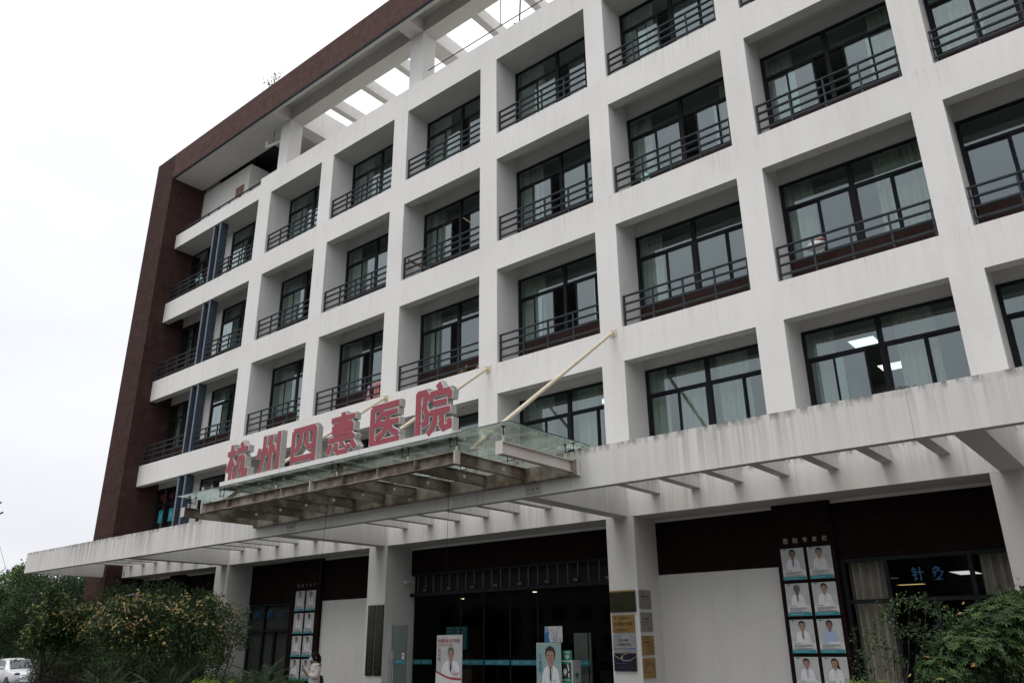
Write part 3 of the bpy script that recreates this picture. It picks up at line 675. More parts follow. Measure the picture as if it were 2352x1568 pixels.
# ---- big channel lettering
SG = thing('hospital_sign', 'dark red three-dimensional letters reading 杭州四惠医院 on a white strip above the canopy', 'sign', (0, 0, 0))
s = MB(); s.box(8.0, 15.3, -5.32, -4.98, 4.925, 5.075, 'sign_white', dict(b='room_dark'))  # underside coloured near black as the shade seen through the glass
for x in (10.3, 12.85): s.box(x-.003, x+.003, -5.3215, -5.31, 4.93, 5.07, 'rail')
s.build('sign_base', SG)
STROKES = {
 '杭': [(12, (2, 76), (44, 76)), (13, (23, 100), (23, -2)), (11, (24, 66), (14, 44), (3, 24)), (11, (24, 56), (40, 36)), (13, (66, 101), (74, 88)), (13, (48, 80), (100, 80)), (12, (60, 60), (59, 34), (52, 14), (43, 0)), (12, (56, 58), (86, 58)), (13, (84, 58), (84, 16), (90, 6), (101, 10), (101, 24))],
 '州': [(12, (30, 98), (30, 52), (25, 26), (12, -2)), (11, (10, 66), (3, 40)), (13, (60, 97), (60, 0)), (11, (40, 66), (48, 42)), (14, (94, 101), (94, -3)), (11, (70, 68), (79, 44))],
 '四': [(13, (6, 92), (94, 92)), (13, (7, 92), (7, -2)), (14, (93, 92), (93, -2)), (13, (6, 14), (94, 14)), (12, (38, 90), (37, 60), (30, 46), (17, 34)), (12, (63, 90), (63, 52), (70, 42), (90, 42))],
 '惠': [(11, (10, 88), (90, 88)), (13, (50, 103), (50, 40)), (11, (20, 73), (80, 73)), (11, (20, 73), (20, 52)), (11, (80, 73), (80, 52)), (9, (20, 62.5), (80, 62.5)), (11, (20, 51), (80, 51)), (11, (3, 37), (84, 37)), (10, (70, 48), (92, 34)), (12, (14, 27), (3, 3)), (11, (33, 27), (33, 10), (42, 2), (66, 2), (76, 18)), (10, (47, 29), (58, 15)), (12, (82, 26), (97, 6))],
 '医': [(13, (4, 93), (96, 93)), (14, (7, 93), (7, 4)), (14, (4, 5), (100, 5)), (11, (40, 84), (33, 68), (20, 58)), (11, (34, 74), (92, 74)), (12, (16, 50), (96, 50)), (12, (60, 74), (58, 46), (44, 26), (22, 16)), (12, (62, 44), (76, 28), (95, 18))],
 '院': [(14, (8, 94), (8, -5)), (12, (4, 91), (34, 91)), (12, (33, 91), (26, 58), (35, 42), (33, 26), (20, 20)), (13, (66, 104), (74, 90)), (12, (46, 84), (46, 68)), (12, (44, 83), (102, 83)), (12, (101, 83), (99, 66)), (11, (54, 61), (92, 61)), (12, (44, 42), (102, 42)), (12, (60, 42), (58, 20), (50, 6), (39, -4)), (12, (78, 42), (79, 12), (86, 3), (101, 6), (101, 22))]}
def brush(s, pts, w, y0, y1, fm, sm, fx, fz):
    """one brush stroke as joined boxes between y0 (front) and y1 (back)"""
    for i in range(len(pts)-1):
        a, b_ = Vector(pts[i]), Vector(pts[i+1]); d = (b_-a).normalized(); nn = Vector((-d.y, d.x)); hw = w/2
        e0 = hw*.85 if i else 0; e1 = 0 if i == len(pts)-2 else hw*.85
        if abs(d.x) < .08 or abs(d.y) < .08: e0 = max(e0, hw if i else 0)
        a = a-d*e0; b_ = b_+d*e1; q = [a-nn*hw, b_-nn*hw, b_+nn*hw, a+nn*hw]; jy = i*.00035
        fr_ = [(fx(p.x), y0-jy, fz(p.y)) for p in q]; bk = [(fx(p.x), y1+jy, fz(p.y)) for p in q]
        s.add(fr_, [(0, 1, 2, 3)], fm)
        if sm: s.add(fr_+bk, [(1, 0, 4, 5), (2, 1, 5, 6), (3, 2, 6, 7), (0, 3, 7, 4), (7, 6, 5, 4)], sm)
for ch, x0, x1, z0, z1 in (('杭', 8.17, 8.99, 5.09, 5.88), ('州', 9.38, 10.2, 5.09, 5.90), ('四', 10.62, 11.45, 5.08, 5.86), ('惠', 11.83, 12.74, 5.10, 5.90), ('医', 13.12, 13.95, 5.08, 5.87), ('院', 14.36, 15.22, 5.08, 5.93)):
    a = MB(); fx = lambda x: x0+(x/100)*(x1-x0); fz = lambda z: z0+(z/100)*(z1-z0)
    for k, st_ in enumerate(STROKES[ch]):
        w_, pts = st_[0], st_[1:]; ext = []
        for q in (0, -1):
            p0_, p1_ = Vector(pts[q]), Vector(pts[1 if q == 0 else -2]); ext.append(tuple(p0_+(p0_-p1_).normalized()*1.6))
        pw = (ext[0],)+tuple(pts[1:-1])+(ext[1],)
        w_ *= 1.12; brush(a, pw, w_+4.6, -5.300-k*.0008, -5.17+k*.0008, 'sign_white', 'silver', fx, fz)
        brush(a, pts, w_, -5.313-k*.0008, 0, 'sign_red', None, fx, fz)
    a.build('sign_letter', SG)

# ---- posters on the expert boards
MAT['paper'] = simple('poster_paper', (.60, .60, .60), .6, var=.05, sc=8); MAT['paper_bg'] = simple('poster_backdrop', (.42, .44, .43), .6, var=.1, sc=5)
MAT['coat'] = simple('printed_coat', (.66, .66, .69), .6, var=.04, sc=9); MAT['coat_blue'] = simple('printed_blue_shirt', (.33, .40, .55), .6, var=.04)
MAT['skin_a'] = simple('printed_skin', (.33, .20, .15), .6, var=0); MAT['skin_b'] = simple('printed_skin_dark', (.20, .12, .09), .6, var=0)
MAT['hair'] = simple('printed_hair', (.02, .017, .016), .6, var=0); MAT['hair_grey'] = simple('printed_grey_hair', (.10, .10, .10), .6, var=0)
MAT['tie'] = simple('printed_tie', (.02, .03, .07), .6, var=0); MAT['ink'] = simple('printed_ink', (.16, .17, .18), .6, var=0)
MAT['teal_print'] = simple('printed_teal', (.02, .22, .25), .5, var=0); MAT['orange_print'] = simple('printed_orange', (.55, .2, .03), .5, var=0)
MAT['blue_print'] = simple('printed_blue', (.02, .17, .38), .5, var=0); MAT['red_print'] = simple('printed_red', (.33, .02, .035), .5, var=0)
MAT['ink_lip'] = simple('printed_lip', (.22, .08, .07), .6, var=0)
def bust(a, cu, v0, w, h, coat='coat', skin='skin_a', hair='hair', tie='tie', longhair=False):
    """half-length portrait, base at v0, total height h, shoulder width w"""
    hh = h*.38; hw = hh*.37; hc = v0+h-hh*.52
    if longhair: a.poly([(cu-hw*1.0, hc+.2*hh), (cu+hw*1.2, hc+.2*hh), (cu+hw*1.7, v0+h*.42), (cu+hw*.6, v0+h*.40), (cu-hw*.9, v0+h*.6)], hair)
    a.poly([(cu-w*.5, v0), (cu+w*.5, v0), (cu+w*.46, v0+h*.34), (cu+w*.36, v0+h*.48), (cu+w*.12, v0+h*.58), (cu-w*.12, v0+h*.58), (cu-w*.36, v0+h*.48), (cu-w*.46, v0+h*.34)], coat)
    if coat == 'coat':
        for sx in (-1, 1): a.poly([(cu+sx*w*.36, v0), (cu+sx*w*.33, v0+h*.3), (cu+sx*w*.35, v0+h*.3), (cu+sx*w*.385, v0)], 'paper_bg', sx < 0)
    a.poly([(cu-hw*.55, v0+h*.56), (cu, v0+h*.45), (cu+hw*.55, v0+h*.56), (cu+hw*.5, v0+h*.70), (cu-hw*.5, v0+h*.70)], skin)
    if tie: a.poly([(cu-w*.025, v0+h*.52), (cu+w*.025, v0+h*.52), (cu+w*.05, v0+h*.25), (cu, v0+h*.18), (cu-w*.05, v0+h*.25)], tie)
    a.ell(cu, hc+.07*hh, hw*1.14, hh*.50, hair); a.ell(cu, hc-.09*hh, hw*.94, hh*.42, skin)
    a.poly([(cu-hw*1.05, hc+.02*hh), (cu-hw*.85, hc+.20*hh), (cu-hw*.3, hc+.27*hh), (cu+hw*.5, hc+.24*hh), (cu+hw*.9, hc+.14*hh), (cu+hw*1.05, hc+.02*hh), (cu+hw*1.0, hc+.4*hh), (cu, hc+.57*hh), (cu-hw*1.0, hc+.4*hh)], hair)
    a.lay += 1
    for sx in (-.4, .4): a.rect(cu+sx*hw-.2*hw, hc-.04*hh, cu+sx*hw+.2*hw, hc+.0*hh, 'hair', False); a.rect(cu+sx*hw-.22*hw, hc+.04*hh, cu+sx*hw+.22*hw, hc+.065*hh, 'skin_b', False)
    a.rect(cu-.06*hw, hc-.2*hh, cu+.1*hw, hc-.06*hh, 'skin_b', False); a.rect(cu-.3*hw, hc-.31*hh, cu+.3*hw, hc-.27*hh, 'ink_lip', False)
    if coat == 'coat':
        a.lay += 1; a.rect(cu+w*.13, v0+h*.2, cu+w*.27, v0+h*.215, 'ink', False)
        for sx in (-1, 1): a.poly([(cu+sx*w*.10, v0+h*.57), (cu+sx*w*.015, v0+h*.12), (cu+sx*w*.035, v0+h*.12), (cu+sx*w*.13, v0+h*.565)], 'paper_bg', False)
def doctor_poster(x, ztop, label, y=.775, w=.45, h=.59, **k):
    a = Art((x, y, ztop-h)); a.board(w, h, .012, 'paper')
    a.rect(.004, h*.30, w-.004, h-.004, 'paper_bg'); a.poly([(.03, h-.006), (.12, h-.006), (.075, h-.045)], 'teal_print')
    a.poly([(.12, h-.006), (.17, h-.006), (.15, h-.022)], 'orange_print')
    bust(a, w*k.pop('cx', .5), h*.30, w*.60, h*.66, **k)
    a.rect(.035, h*.15, w-.05, h*.33, 'paper'); a.lines(.05, h*.275, .24, h*.315, 1, 'teal_print'); a.lines(.05, h*.165, w-.07, h*.26, 4, 'ink')
    a.rect(0.0, 0.0, w, h*.105, 'teal_print'); a.lines(.05, h*.03, w-.04, h*.075, 1, 'teal_hi')
    return tag(a.build('doctor_poster'), label, 'poster', 'doctor portrait posters on the expert boards')
right = [("right-hand expert board: poster of a man with glasses in dark tie, top left", dict(skin='skin_b')), ("right-hand expert board: poster of a smiling man in white polo shirt, top right", dict(tie=None)),
         ("right-hand expert board: poster of a greyish man in dark suit tie, second row left", dict(skin='hair_grey', hair='hair_grey')), ("right-hand expert board: poster of a woman with hair tied up, second row right", dict(tie=None, skin='skin_a')),
         ("right-hand expert board: poster of a man with dark blue tie, third row left", dict(cx=.52)), ("right-hand expert board: poster of a man in pale blue shirt, third row right", dict(coat='coat_blue', tie=None, skin='skin_b')),
         ("right-hand expert board: poster of a young man with thick black hair, bottom row left", dict(tie='coat_blue')), ("right-hand expert board: poster of a woman with a ponytail and glasses, bottom row right", dict(tie=None, longhair=True))]
for k, (lb_, kw) in enumerate(right): doctor_poster(18.45+(k % 2)*.52, 3.262-(k//2)*.656, lb_, **kw)
left = [("left-hand expert board: poster of a man in white coat and tie, top left", {}), ("left-hand expert board: poster of a grey haired man in white coat, top right", dict(hair='hair_grey')),
        ("left-hand expert board: poster of a woman with pink collar, second row left", dict(tie='red_print', cx=.55)), ("left-hand expert board: poster of a dark haired man in black collar, second row right", dict(skin='skin_b')),
        ("left-hand expert board: poster of a man with light blue collar, third row left", dict(tie='coat_blue')), ("left-hand expert board: poster of a man with blue tie, third row right", dict(tie='blue_print')),
        ("left-hand expert board: poster beside the person, bottom row left", dict(tie='coat_blue')), ("left-hand expert board: poster partly behind the person, bottom row right", dict(tie=None))]
for k, (lb_, kw) in enumerate(left): doctor_poster(2.79+(k % 2)*.545, 3.185-(k//2)*.657, lb_, **kw)
BT = thing('board_title', 'pale metal characters 医院专家栏 above the right-hand poster board', 'lettering', (0, 0, 0))
MAT['title'] = simple('title_metal', (.36, .35, .32), .4, .3, var=0); MAT['title_dim'] = simple('title_metal_dull', (.10, .10, .09), .5, .3, var=0)
for k, ch in enumerate('医院专家栏'):
    a = Art((0, .785, 0)); a.text(ch, 18.53+k*.19, 3.36, 18.62+k*.19, 3.455, 'title', .01, .008); a.build('letter', BT)
BT = thing('board_title', 'dim metal characters above the left-hand poster board', 'lettering', (0, 0, 0))
for k, ch in enumerate('医院专家栏'):
    a = Art((0, .785, 0)); a.text(ch, 2.85+k*.2, 3.30, 2.95+k*.2, 3.395, 'title_dim', .01, .008); a.build('letter', BT)

# ---- plaques on the entrance columns
MAT['brass_dark'] = simple('dark_brass', (.035, .035, .018), .25, .5, var=.3, sc=3); MAT['brass'] = simple('gold_plate', (.26, .16, .045), .4, .5, var=.25, sc=4)
MAT['plate'] = simple('steel_plate', (.30, .30, .31), .4, .5, var=.15, sc=4); MAT['plate_old'] = simple('old_steel_plate', (.20, .19, .17), .5, .3, var=.2, sc=6); MAT['film'] = simple('black_film', (.012, .012, .02), .12, var=.3, sc=6)
MAT['ink_red'] = simple('red_engraving', (.22, .02, .02), .6, var=0); MAT['ink_black'] = simple('black_engraving', (.03, .025, .02), .6, var=0)
def plaque(O, UX, NN, w, h, base, label, fn=None):
    a = Art(O, UX, NN); a.board(w, h, .02, base)
    if fn: fn(a, w, h)
    return tag(a.build('plaque'), label, 'plaque', 'plaques on the entrance columns')
Xp = dict(UX=(1, 0, 0), NN=(0, -1, 0))
plaque((14.935, -.028, 2.175), (1, 0, 0), (0, -1, 0), .625, .43, 'brass_dark', 'large dark brass plaque, topmost on front of column right of entrance', lambda a, w, h: a.rect(.0, h-.03, w, h, 'brass'))
def pf_gold(a, w, h): a.ell(.09, h-.06, .03, .03, 'ink_red'); a.text('杭州医疗机构', .17, h-.085, w-.1, h-.04, 'ink_black', .01); a.text('定点医疗机构', .05, .13, w-.05, .205, 'ink_black', .01); a.lines(.06, .03, w-.05, .07, 1, 'ink_black')
plaque((14.965, -.028, 1.775), (1, 0, 0), (0, -1, 0), .535, .345, 'brass', 'gold plaque with red round mark, second on front of column right of entrance', pf_gold)
def pf_silver(a, w, h): a.text('CHS', .03, h-.06, .13, h-.03, 'blue_print', .02); a.lines(.14, h-.055, .26, h-.035, 1, 'ink'); a.text('医疗保障', .14, .215, w-.16, .265, 'ink_black', .01); a.text('定点医疗机构', .09, .135, w-.1, .185, 'ink_black', .01); a.rect(0, .072, w, .08, 'tie'); a.rect(w*.7, .078, w, .094, 'blue_print'); a.lines(w*.5, .02, w-.03, .05, 1, 'ink')
plaque((14.965, -.028, 1.385), (1, 0, 0), (0, -1, 0), .535, .36, 'plate', 'silver plaque with a dark line, third on front of column right of entrance', pf_silver)
def pf_film(a, w, h):
    a.poly([(.0, h-.02), (.12, h-.08), (.25, h-.13), (.40, h-.12), (w, h-.05), (w, h-.06), (.4, h-.14), (.24, h-.145), (.1, h-.09), (0, h-.035)], 'plate'); a.poly([(.2, h-.03), (.3, h), (.33, h), (.24, h-.035)], 'plate')
    a.ell(.2, h-.07, .025, .03, 'skin_a'); a.lines(.05, .12, w-.08, .17, 1, 'tie'); a.lines(.1, .05, w-.15, .09, 1, 'tie')
plaque((14.965, -.028, 1.035), (1, 0, 0), (0, -1, 0), .53, .335, 'film', 'black plaque under crumpled glossy film, lowest on front of column right of entrance', pf_film)
for k, (base, lb_, arc) in enumerate((('plate_old', 'dull steel plaque with red line, topmost on side of column right of entrance', 0), ('plate_old', 'dull steel plaque with two text lines, second on side of column right of entrance', 0),
                                      ('brass', 'gold plaque with short red line, third on side of column right of entrance', 0), ('brass', 'gold plaque with arched lettering, lowest on side of column right of entrance', 1))):
    def pf(a, w, h, arc=arc, k=k):
        if arc:
            for q in range(11):
                th = math.radians(165-150*q/10); cu, cv = w/2+.17*math.cos(th), .12+.15*math.sin(th); a.rect(cu-.013, cv-.013, cu+.013, cv+.013, 'ink_black', q == 0)
            a.lines(.09, .09, w-.09, .12, 1, 'ink_red')
        else: a.lines(.07, h-.15, w-.04, h-.105, 1, 'ink_black'); a.lines(.14, h-.21, w-.1, h-.175, 1, 'ink_red'); a.lines(w*.65, .04, w-.03, .065, 1, 'ink_black')
    z = (2.235, 1.79, 1.335, .905)[k]
    plaque((15.648, .0, z), (0, 1, 0), (1, 0, 0), .47, .37, base, lb_, pf)
for x, txt, lb_ in ((7.19, '杭州四惠中西医结合医院', 'tall narrow dark board, left one of the pair on the column left of the entrance'), (7.52, '杭州四惠医院康复治疗中心', 'tall narrow dark board, right one of the pair on the column left of the entrance')):
    a = Art((x, -.03, .84)); a.board(.285, 1.75, .025, 'brass_dark'); a.vtext(txt, .07, .05, .215, 1.70, 'ink_black', .01)
    tag(a.build('column_board'), lb_, 'sign board', 'pair of tall boards on the column')

# ---- banners, poster and defibrillator cabinet at the entrance
def roll_banner(x, y, w, ztop, label, acc, bg, title, name, sub, skin, hair):
    t = thing('banner_stand', label, 'banner', (x+w/2, y, GZ+.12)); z0 = GZ+.16; h = ztop-z0
    a = Art((-w/2, 0, z0-(GZ+.12))); a.board(w, h, .006, 'paper')
    zc = h-.98; a.poly([(0, zc+.16)]+[(w*q/8, zc+.16-.30*math.sin(math.radians(90*min(q/6., 1)))*.55+(.02 if q > 6 else 0)) for q in range(1, 9)]+[(w, h), (0, h)], bg)
    bust(a, w*.57, zc+.02, w*.72, h-zc-(.30 if title else .09), skin=skin, hair=hair)
    pts = [(w*q/12, zc+.17-.17*math.sin(math.radians(min(90, 110*q/12)))) for q in range(13)]
    a.poly([(0, 0)]+[(w, 0)]+[(p[0], p[1]-.035) for p in pts[::-1]], 'paper')
    a.poly([(p[0], p[1]-.045) for p in pts]+[(p[0], p[1]) for p in pts[::-1]], acc)
    ink = 'red_print' if title else 'blue_print'
    if title: a.text(title, .06, h-.16, w-.06, h-.07, ink, .015); a.lines(.08, h-.24, w-.08, h-.20, 1, ink)
    else: a.ell(.06, h-.05, .025, .02, 'orange_print'); a.ell(.065, h-.05, .018, .014, bg); a.lines(.1, h-.06, .2, h-.04, 1, 'teal_print')
    a.vtext(name, .07, h-.60 if title else h-.62, .16, h-.30 if title else h-.2, ink, .012)
    a.lines(w*.65, zc+.06, w-.05, zc+.13, 2, ink)
    for q in range(3): a.rect(.05, zc-.20-q*.25, .30, zc-.15-q*.25, ink); a.lines(.06, zc-.19-q*.25, .29, zc-.16-q*.25, 1, 'paper'); a.lines(.06, zc-.31-q*.25, w-.1, zc-.23-q*.25, 3, 'ink')
    a.build('printed_sheet', t)
    s = MB(); s.box(-w/2-.01, w/2+.01, -.06, .06, 0, .04, 'silver'); s.build('base', t); s = MB(); s.bar((-w/2, .012, h+.045), (w/2, .012, h+.045), .02, .02, 'silver'); s.bar((0, .03, .04), (0, .03, h+.03), .02, .02, 'silver', (0, 1, 0)); s.build('pole', t)
roll_banner(9.40, .40, .88, 1.79, 'white roll-up banner with red arc and red title, man in white coat', 'red_print', 'paper_bg', '特邀会诊专家', '宋利斌', '', 'skin_a', 'hair_grey')
MAT['banner_teal'] = simple('banner_backdrop', (.24, .36, .35), .6, var=.05)
roll_banner(12.60, .40, .70, 1.58, 'pale teal roll-up banner with orange arc, black haired man in white coat', 'orange_print', 'banner_teal', None, '刘鲁明', '', 'skin_a', 'hair')
a = Art((12.37, 1.02, 1.605)); a.board(.53, .355, .004, 'paper'); a.poly([(0, 0), (.17, 0), (.13, .12), (.14, .22), (.09, .355), (0, .355)], 'blue_print'); a.poly([(.04, .2), (.10, .24), (.09, .355), (.02, .355)], 'coat_blue')
a.vtext('人人享健康', .335, .02, .385, .28, 'blue_print', .01); a.vtext('个个有医保', .265, .0, .315, .23, 'blue_print', .01); a.lines(.2, .24, .27, .28, 1, 'red_print'); a.rect(.225, .06, .229, .2, 'ink'); a.lines(.4, .3, .48, .32, 1, 'ink'); a.ell(.47, .06, .03, .05, 'coat_blue')
tag(a.build('wall_poster'), 'small blue and white poster behind the entrance glass above the teal banner', 'poster')
AE = thing('defibrillator_cabinet', 'white and green AED cabinet standing right of the teal banner', 'cabinet', (13.36, .5, GZ+.12))
MAT['green'] = simple('aed_green', (.01, .20, .10), .5, var=.05); MAT['white_paint'] = simple('white_paint', (.50, .51, .50), .45, var=.05)
s = MB(); s.box(-.18, .17, 0, .32, 0, 1.22, 'white_paint'); o = s.build('body', AE); bevel(o, .015)
a = Art((-.15, -.004, 0)); a.rect(0, .04, .29, 1.19, 'green'); a.rect(.02, .86, .27, 1.15, 'ink_black'); a.ell(.12, .99, .05, .06, 'paper'); a.poly([(.07, .98), (.17, .98), (.12, .90)], 'paper'); a.poly([(.18, 1.15), (.21, 1.15), (.24, 1.02), (.21, 1.0)], 'paper')
a.rect(.21, .87, .24, .96, 'paper'); a.rect(.02, .88, .05, .93, 'paper'); a.text('自动体外除颤器', .03, .80, .26, .835, 'paper', .01); a.rect(0, .62, .29, .70, 'paper'); a.lines(.03, .63, .27, .69, 1, 'green'); a.lines(.03, .72, .26, .77, 1, 'paper'); a.rect(.03, .2, .26, .58, 'paper'); a.build('front_panel', AE)
a = Art((.1745, .06, .0), (0, 1, 0), (1, 0, 0)); a.ell(.07, .93, .035, .035, 'green'); a.ell(.12, .93, .035, .035, 'green'); a.poly([(.037, .92), (.153, .92), (.095, .83)], 'green'); a.lines(.03, .74, .17, .77, 1, 'green'); a.build('side_panel', AE)
a = Art((-.13, .06, 1.22)); a.board(.25, .21, .01, 'green'); a.text('AED', .05, .145, .2, .195, 'paper', .02); a.ell(.1, .085, .032, .032, 'paper'); a.ell(.15, .085, .032, .032, 'paper'); a.poly([(.069, .078), (.181, .078), (.125, .015)], 'paper'); a.poly([(.125, .1), (.11, .07), (.125, .072), (.122, .045), (.14, .078), (.126, .076)], 'green'); a.build('sign_panel', AE)
tv = thing('information_board', 'teal listing board behind the entrance glass above the red banner', 'board', (8.85, 1.3, 1.45)); a = Art((0, 0, 0)); a.board(.76, .57, .03, 'teal')
for q in range(7): a.rect(.0, .57-.08*(q+1)+.005, .76, .57-.08*q-.002, 'teal' if q % 2 else 'teal_print'); a.lines(.04, .57-.08*(q+1)+.02, .3, .57-.08*q-.02, 1, 'teal_hi'); a.lines(.38, .57-.08*(q+1)+.02, .73, .57-.08*q-.02, 1, 'teal_hi')
a.build('panel', tv)
# paper notices and red lettering on the corner windows behind the pergola
for k, (x, z) in enumerate(((-7.0, 6.25), (-6.2, 6.25), (-5.35, 6.25))):
    a = Art((x, YW-.06, z)); a.board(.36, .5, .004, MAT.setdefault('cyan_paper', simple('cyan_paper', (.02, .30, .36), .6, var=.05))); a.poly([(.1, .3), (.26, .38), (.2, .1)], 'coat_blue'); a.lines(.05, .06, .3, .12, 1, 'teal_hi')
    tag(a.build('paper_notice'), ('leftmost', 'middle', 'rightmost')[k]+' cyan paper notice stuck on the lowest corner windows left of the fins', 'notice', 'cyan notices on the corner windows')
a = Art((-3.0, YW-.06, 6.25)); a.board(.4, .55, .004, 'cyan_paper'); a.lines(.05, .06, .35, .12, 1, 'teal_hi'); a.text('Y', .12, .2, .3, .42, 'teal_hi', .01); tag(a.build('paper_notice'), 'cyan paper notice on the corner window right of the fins, seen under the canopy glass', 'notice', 'cyan notices on the corner windows')
MAT['red_char'] = simple('red_window_character', (.16, .02, .03), .6, var=0)
for ch, x in (('专', -7.1), ('科', -6.85), ('中', -6.3), ('术', -5.9), ('医', -5.3), ('矫', -3.75), ('正', -3.35), ('美', -2.7)):
    a = Art((0, YW-.055, 0)); a.text(ch, x, 7.12, x+.26, 7.42, 'red_char', .02, .004); a.build('window_lettering', HB)

MAT['bark'] = simple('bark', (.05, .04, .032), .95, var=.3, sc=9)
# ---- things on the balconies
def cloth(x0, z1, w, h, y, mat, label, name='cloth'):
    n, m_ = 14, 10; vs = []; s = MB()
    for j in range(m_+1):
        for i in range(n+1):
            u, v = i/n, j/m_; vs.append((x0+w*u+.02*math.sin(v*5+u*3), y+.03*math.sin(u*11+v*2)*(.3+v), z1-h*v-.015*math.sin(u*9)))
    s.add(vs, [(j*(n+1)+i, j*(n+1)+i+1, (j+1)*(n+1)+i+1, (j+1)*(n+1)+i) for j in range(m_) for i in range(n)], mat)
    o = s.build(name, smooth=True); md = o.modifiers.new('solid', 'SOLIDIFY'); md.thickness = .012
    return tag(o, label, 'cloth')
MAT['c_teal'] = simple('aqua_cotton', (.30, .52, .50), .9, var=.15); MAT['c_pink'] = simple('pink_cotton', (.55, .20, .20), .9, var=.1); MAT['c_rose'] = simple('rose_cotton', (.60, .32, .42), .9, var=.1); MAT['wood'] = simple('raw_board', (.30, .19, .11), .8, var=.2, sc=5)
cloth(2.42, 9.13, .38, .46, .45, 'c_teal', 'aqua cloth hanging on the lowest balcony of the second column of bays')
cloth(6.28, 9.22, .30, .5, .5, 'c_pink', 'salmon pink cloth hanging on the balcony above the 惠 letter'); cloth(6.05, 9.16, .13, .45, .45, 'c_rose', 'narrow rose cloth beside the salmon one on the balcony')
s = MB(); s.tube((5.98, .4, 8.45), (6.0, .4, 9.25), .02, 'sign_white', 8); tag(s.build('pole'), 'short white pole left of the pink cloths on the balcony', 'pole')
def plank(a, b, w, t, label, mat='wood'):
    s = MB(); s.bar(a, b, w, t, mat); return tag(s.build('wooden_plank'), label, 'plank')
plank((9.55, .5, 8.45), (10.0, .8, 9.0), .34, .03, 'grey-brown board leaning on the balcony left of the thin stick, above the 院 letter')
plank((10.62, .3, 8.45), (10.72, .82, 9.35), .05, .03, 'thin wooden stick leaning on the balcony above the 院 letter')
plank((7.95, .2, 12.85), (8.7, .8, 12.35), .2, .025, 'light brown plank leaning inside the third-floor balcony railing')
plank((10.0, .5, 12.1), (10.15, .75, 12.75), .09, .02, 'short wooden slat leaning at the third-floor balcony wall right of the plank')
plank((1.0, .45, 8.45), (1.25, .8, 8.95), .12, .02, 'small brown board leaning left of the aqua cloth')
plank((10.3, .2, 13.5), (10.72, .15, 13.1), .03, .02, 'thin pale stick resting on a railing of the third-floor balcony')
s = MB(); s.ball((20.15, .5, 9.28), .16, MAT.setdefault('bag_white', simple('plastic_bag', (.5, .5, .5), .5, var=.1)), sc=(1.3, .8, .7)); s.ball((20.25, .48, 9.38), .1, MAT.setdefault('bag_red', simple('red_print_bag', (.42, .16, .15), .6)), sc=(1.0, .8, .4)); tag(s.build('plastic_bag', smooth=True), 'white and red plastic bag behind the railing below the long window at right', 'bag')
s = MB(); s.ball((16.25, .6, 12.55), .13, 'c_teal', sc=(1, .8, 1.5)); tag(s.build('bottle_bag', smooth=True), 'pale green bundle on the third-floor balcony right of the centre', 'bag')
s = MB(); s.lathe((-5.85, .6, 16.5), [(.0, .42), (.16, .1), (.19, 0), (0, .02)], 'c_teal', 10); tag(s.build('umbrella'), 'pale folded umbrella in the top corner-bay balcony', 'umbrella')
for x, z, w in ((11.85, 12.12, .1), (17.7, 12.14, .25)):
    pass
# bird nest like debris on the pergola edge
s = MB(); rr = random.Random(5)
for k in range(45):
    a_ = Vector((22.05+rr.gauss(0, .09), -3.33+rr.gauss(0, .02), 4.832+abs(rr.gauss(0, .012)))); d = Vector((rr.uniform(-1, 1), rr.uniform(-.4, .4), rr.uniform(-.1, .3))).normalized()*rr.uniform(.03, .07); s.tube(a_, a_+d, .003, 'bark', 4)
tag(s.build('twig_litter'), 'small heap of dry twigs on the pergola edge at right', 'twigs')

# ---- across the street, behind the camera: what the windows reflect
MAT['far_wall'] = simple('far_facade', (.22, .21, .20), .9, var=.1, sc=.3); MAT['far_glass'] = simple('far_window', (.03, .035, .04), .3, var=0)
for k, (x0, x1, y, h) in enumerate(((-60, -18, -62, 15), (-12, 30, -66, 19), (36, 80, -60, 14), (86, 130, -70, 20))):
    lb_ = ('grey block of flats across the street, seen only as a reflection, westmost', 'taller grey block across the street, seen only as a reflection, second from west', 'low grey block across the street, seen only as a reflection, third from west', 'grey block across the street, seen only as a reflection, eastmost')[k]
    t = thing('apartment_block', lb_, 'building', (x0, y, GZ)); s = MB(); s.box(0, x1-x0, -12, 0, 0, h, 'far_wall'); s.build('wall', t); s = MB()
    for fz_ in range(int(h/3.2)):
        for fx_ in range(int((x1-x0)/3.5)): s.box(1+fx_*3.5, 3+fx_*3.5, -.05, .02, 1+fz_*3.2, 2.6+fz_*3.2, 'far_glass')
    s.build('window', t)

# ================================================================== plants
def leafmat(name, a, b_, tr=.25):
    m, t, b = newmat(name); b.inputs['Roughness'].default_value = .55; b.inputs['Specular IOR Level'].default_value = .3
    c = ramp(t, noise(t, (1, 1, 1), 2.5, 4), [(.35, a), (.65, b_)]); t.links.new(c, b.inputs['Base Color'])
    tl = nd(t, 'ShaderNodeBsdfTranslucent'); t.links.new(c, tl.inputs[0]); ms = nd(t, 'ShaderNodeMixShader'); ms.inputs[0].default_value = tr
    o = [n for n in t.nodes if n.type == 'OUTPUT_MATERIAL'][0]; t.links.new(b.outputs[0], ms.inputs[1]); t.links.new(tl.outputs[0], ms.inputs[2]); t.links.new(ms.outputs[0], o.inputs[0])
    MAT[name] = m
leafmat('leaf_dark', (.018, .035, .014), (.035, .065, .022)); leafmat('leaf_mid', (.035, .07, .022), (.06, .11, .035)); leafmat('leaf_light', (.08, .15, .04), (.13, .21, .06))
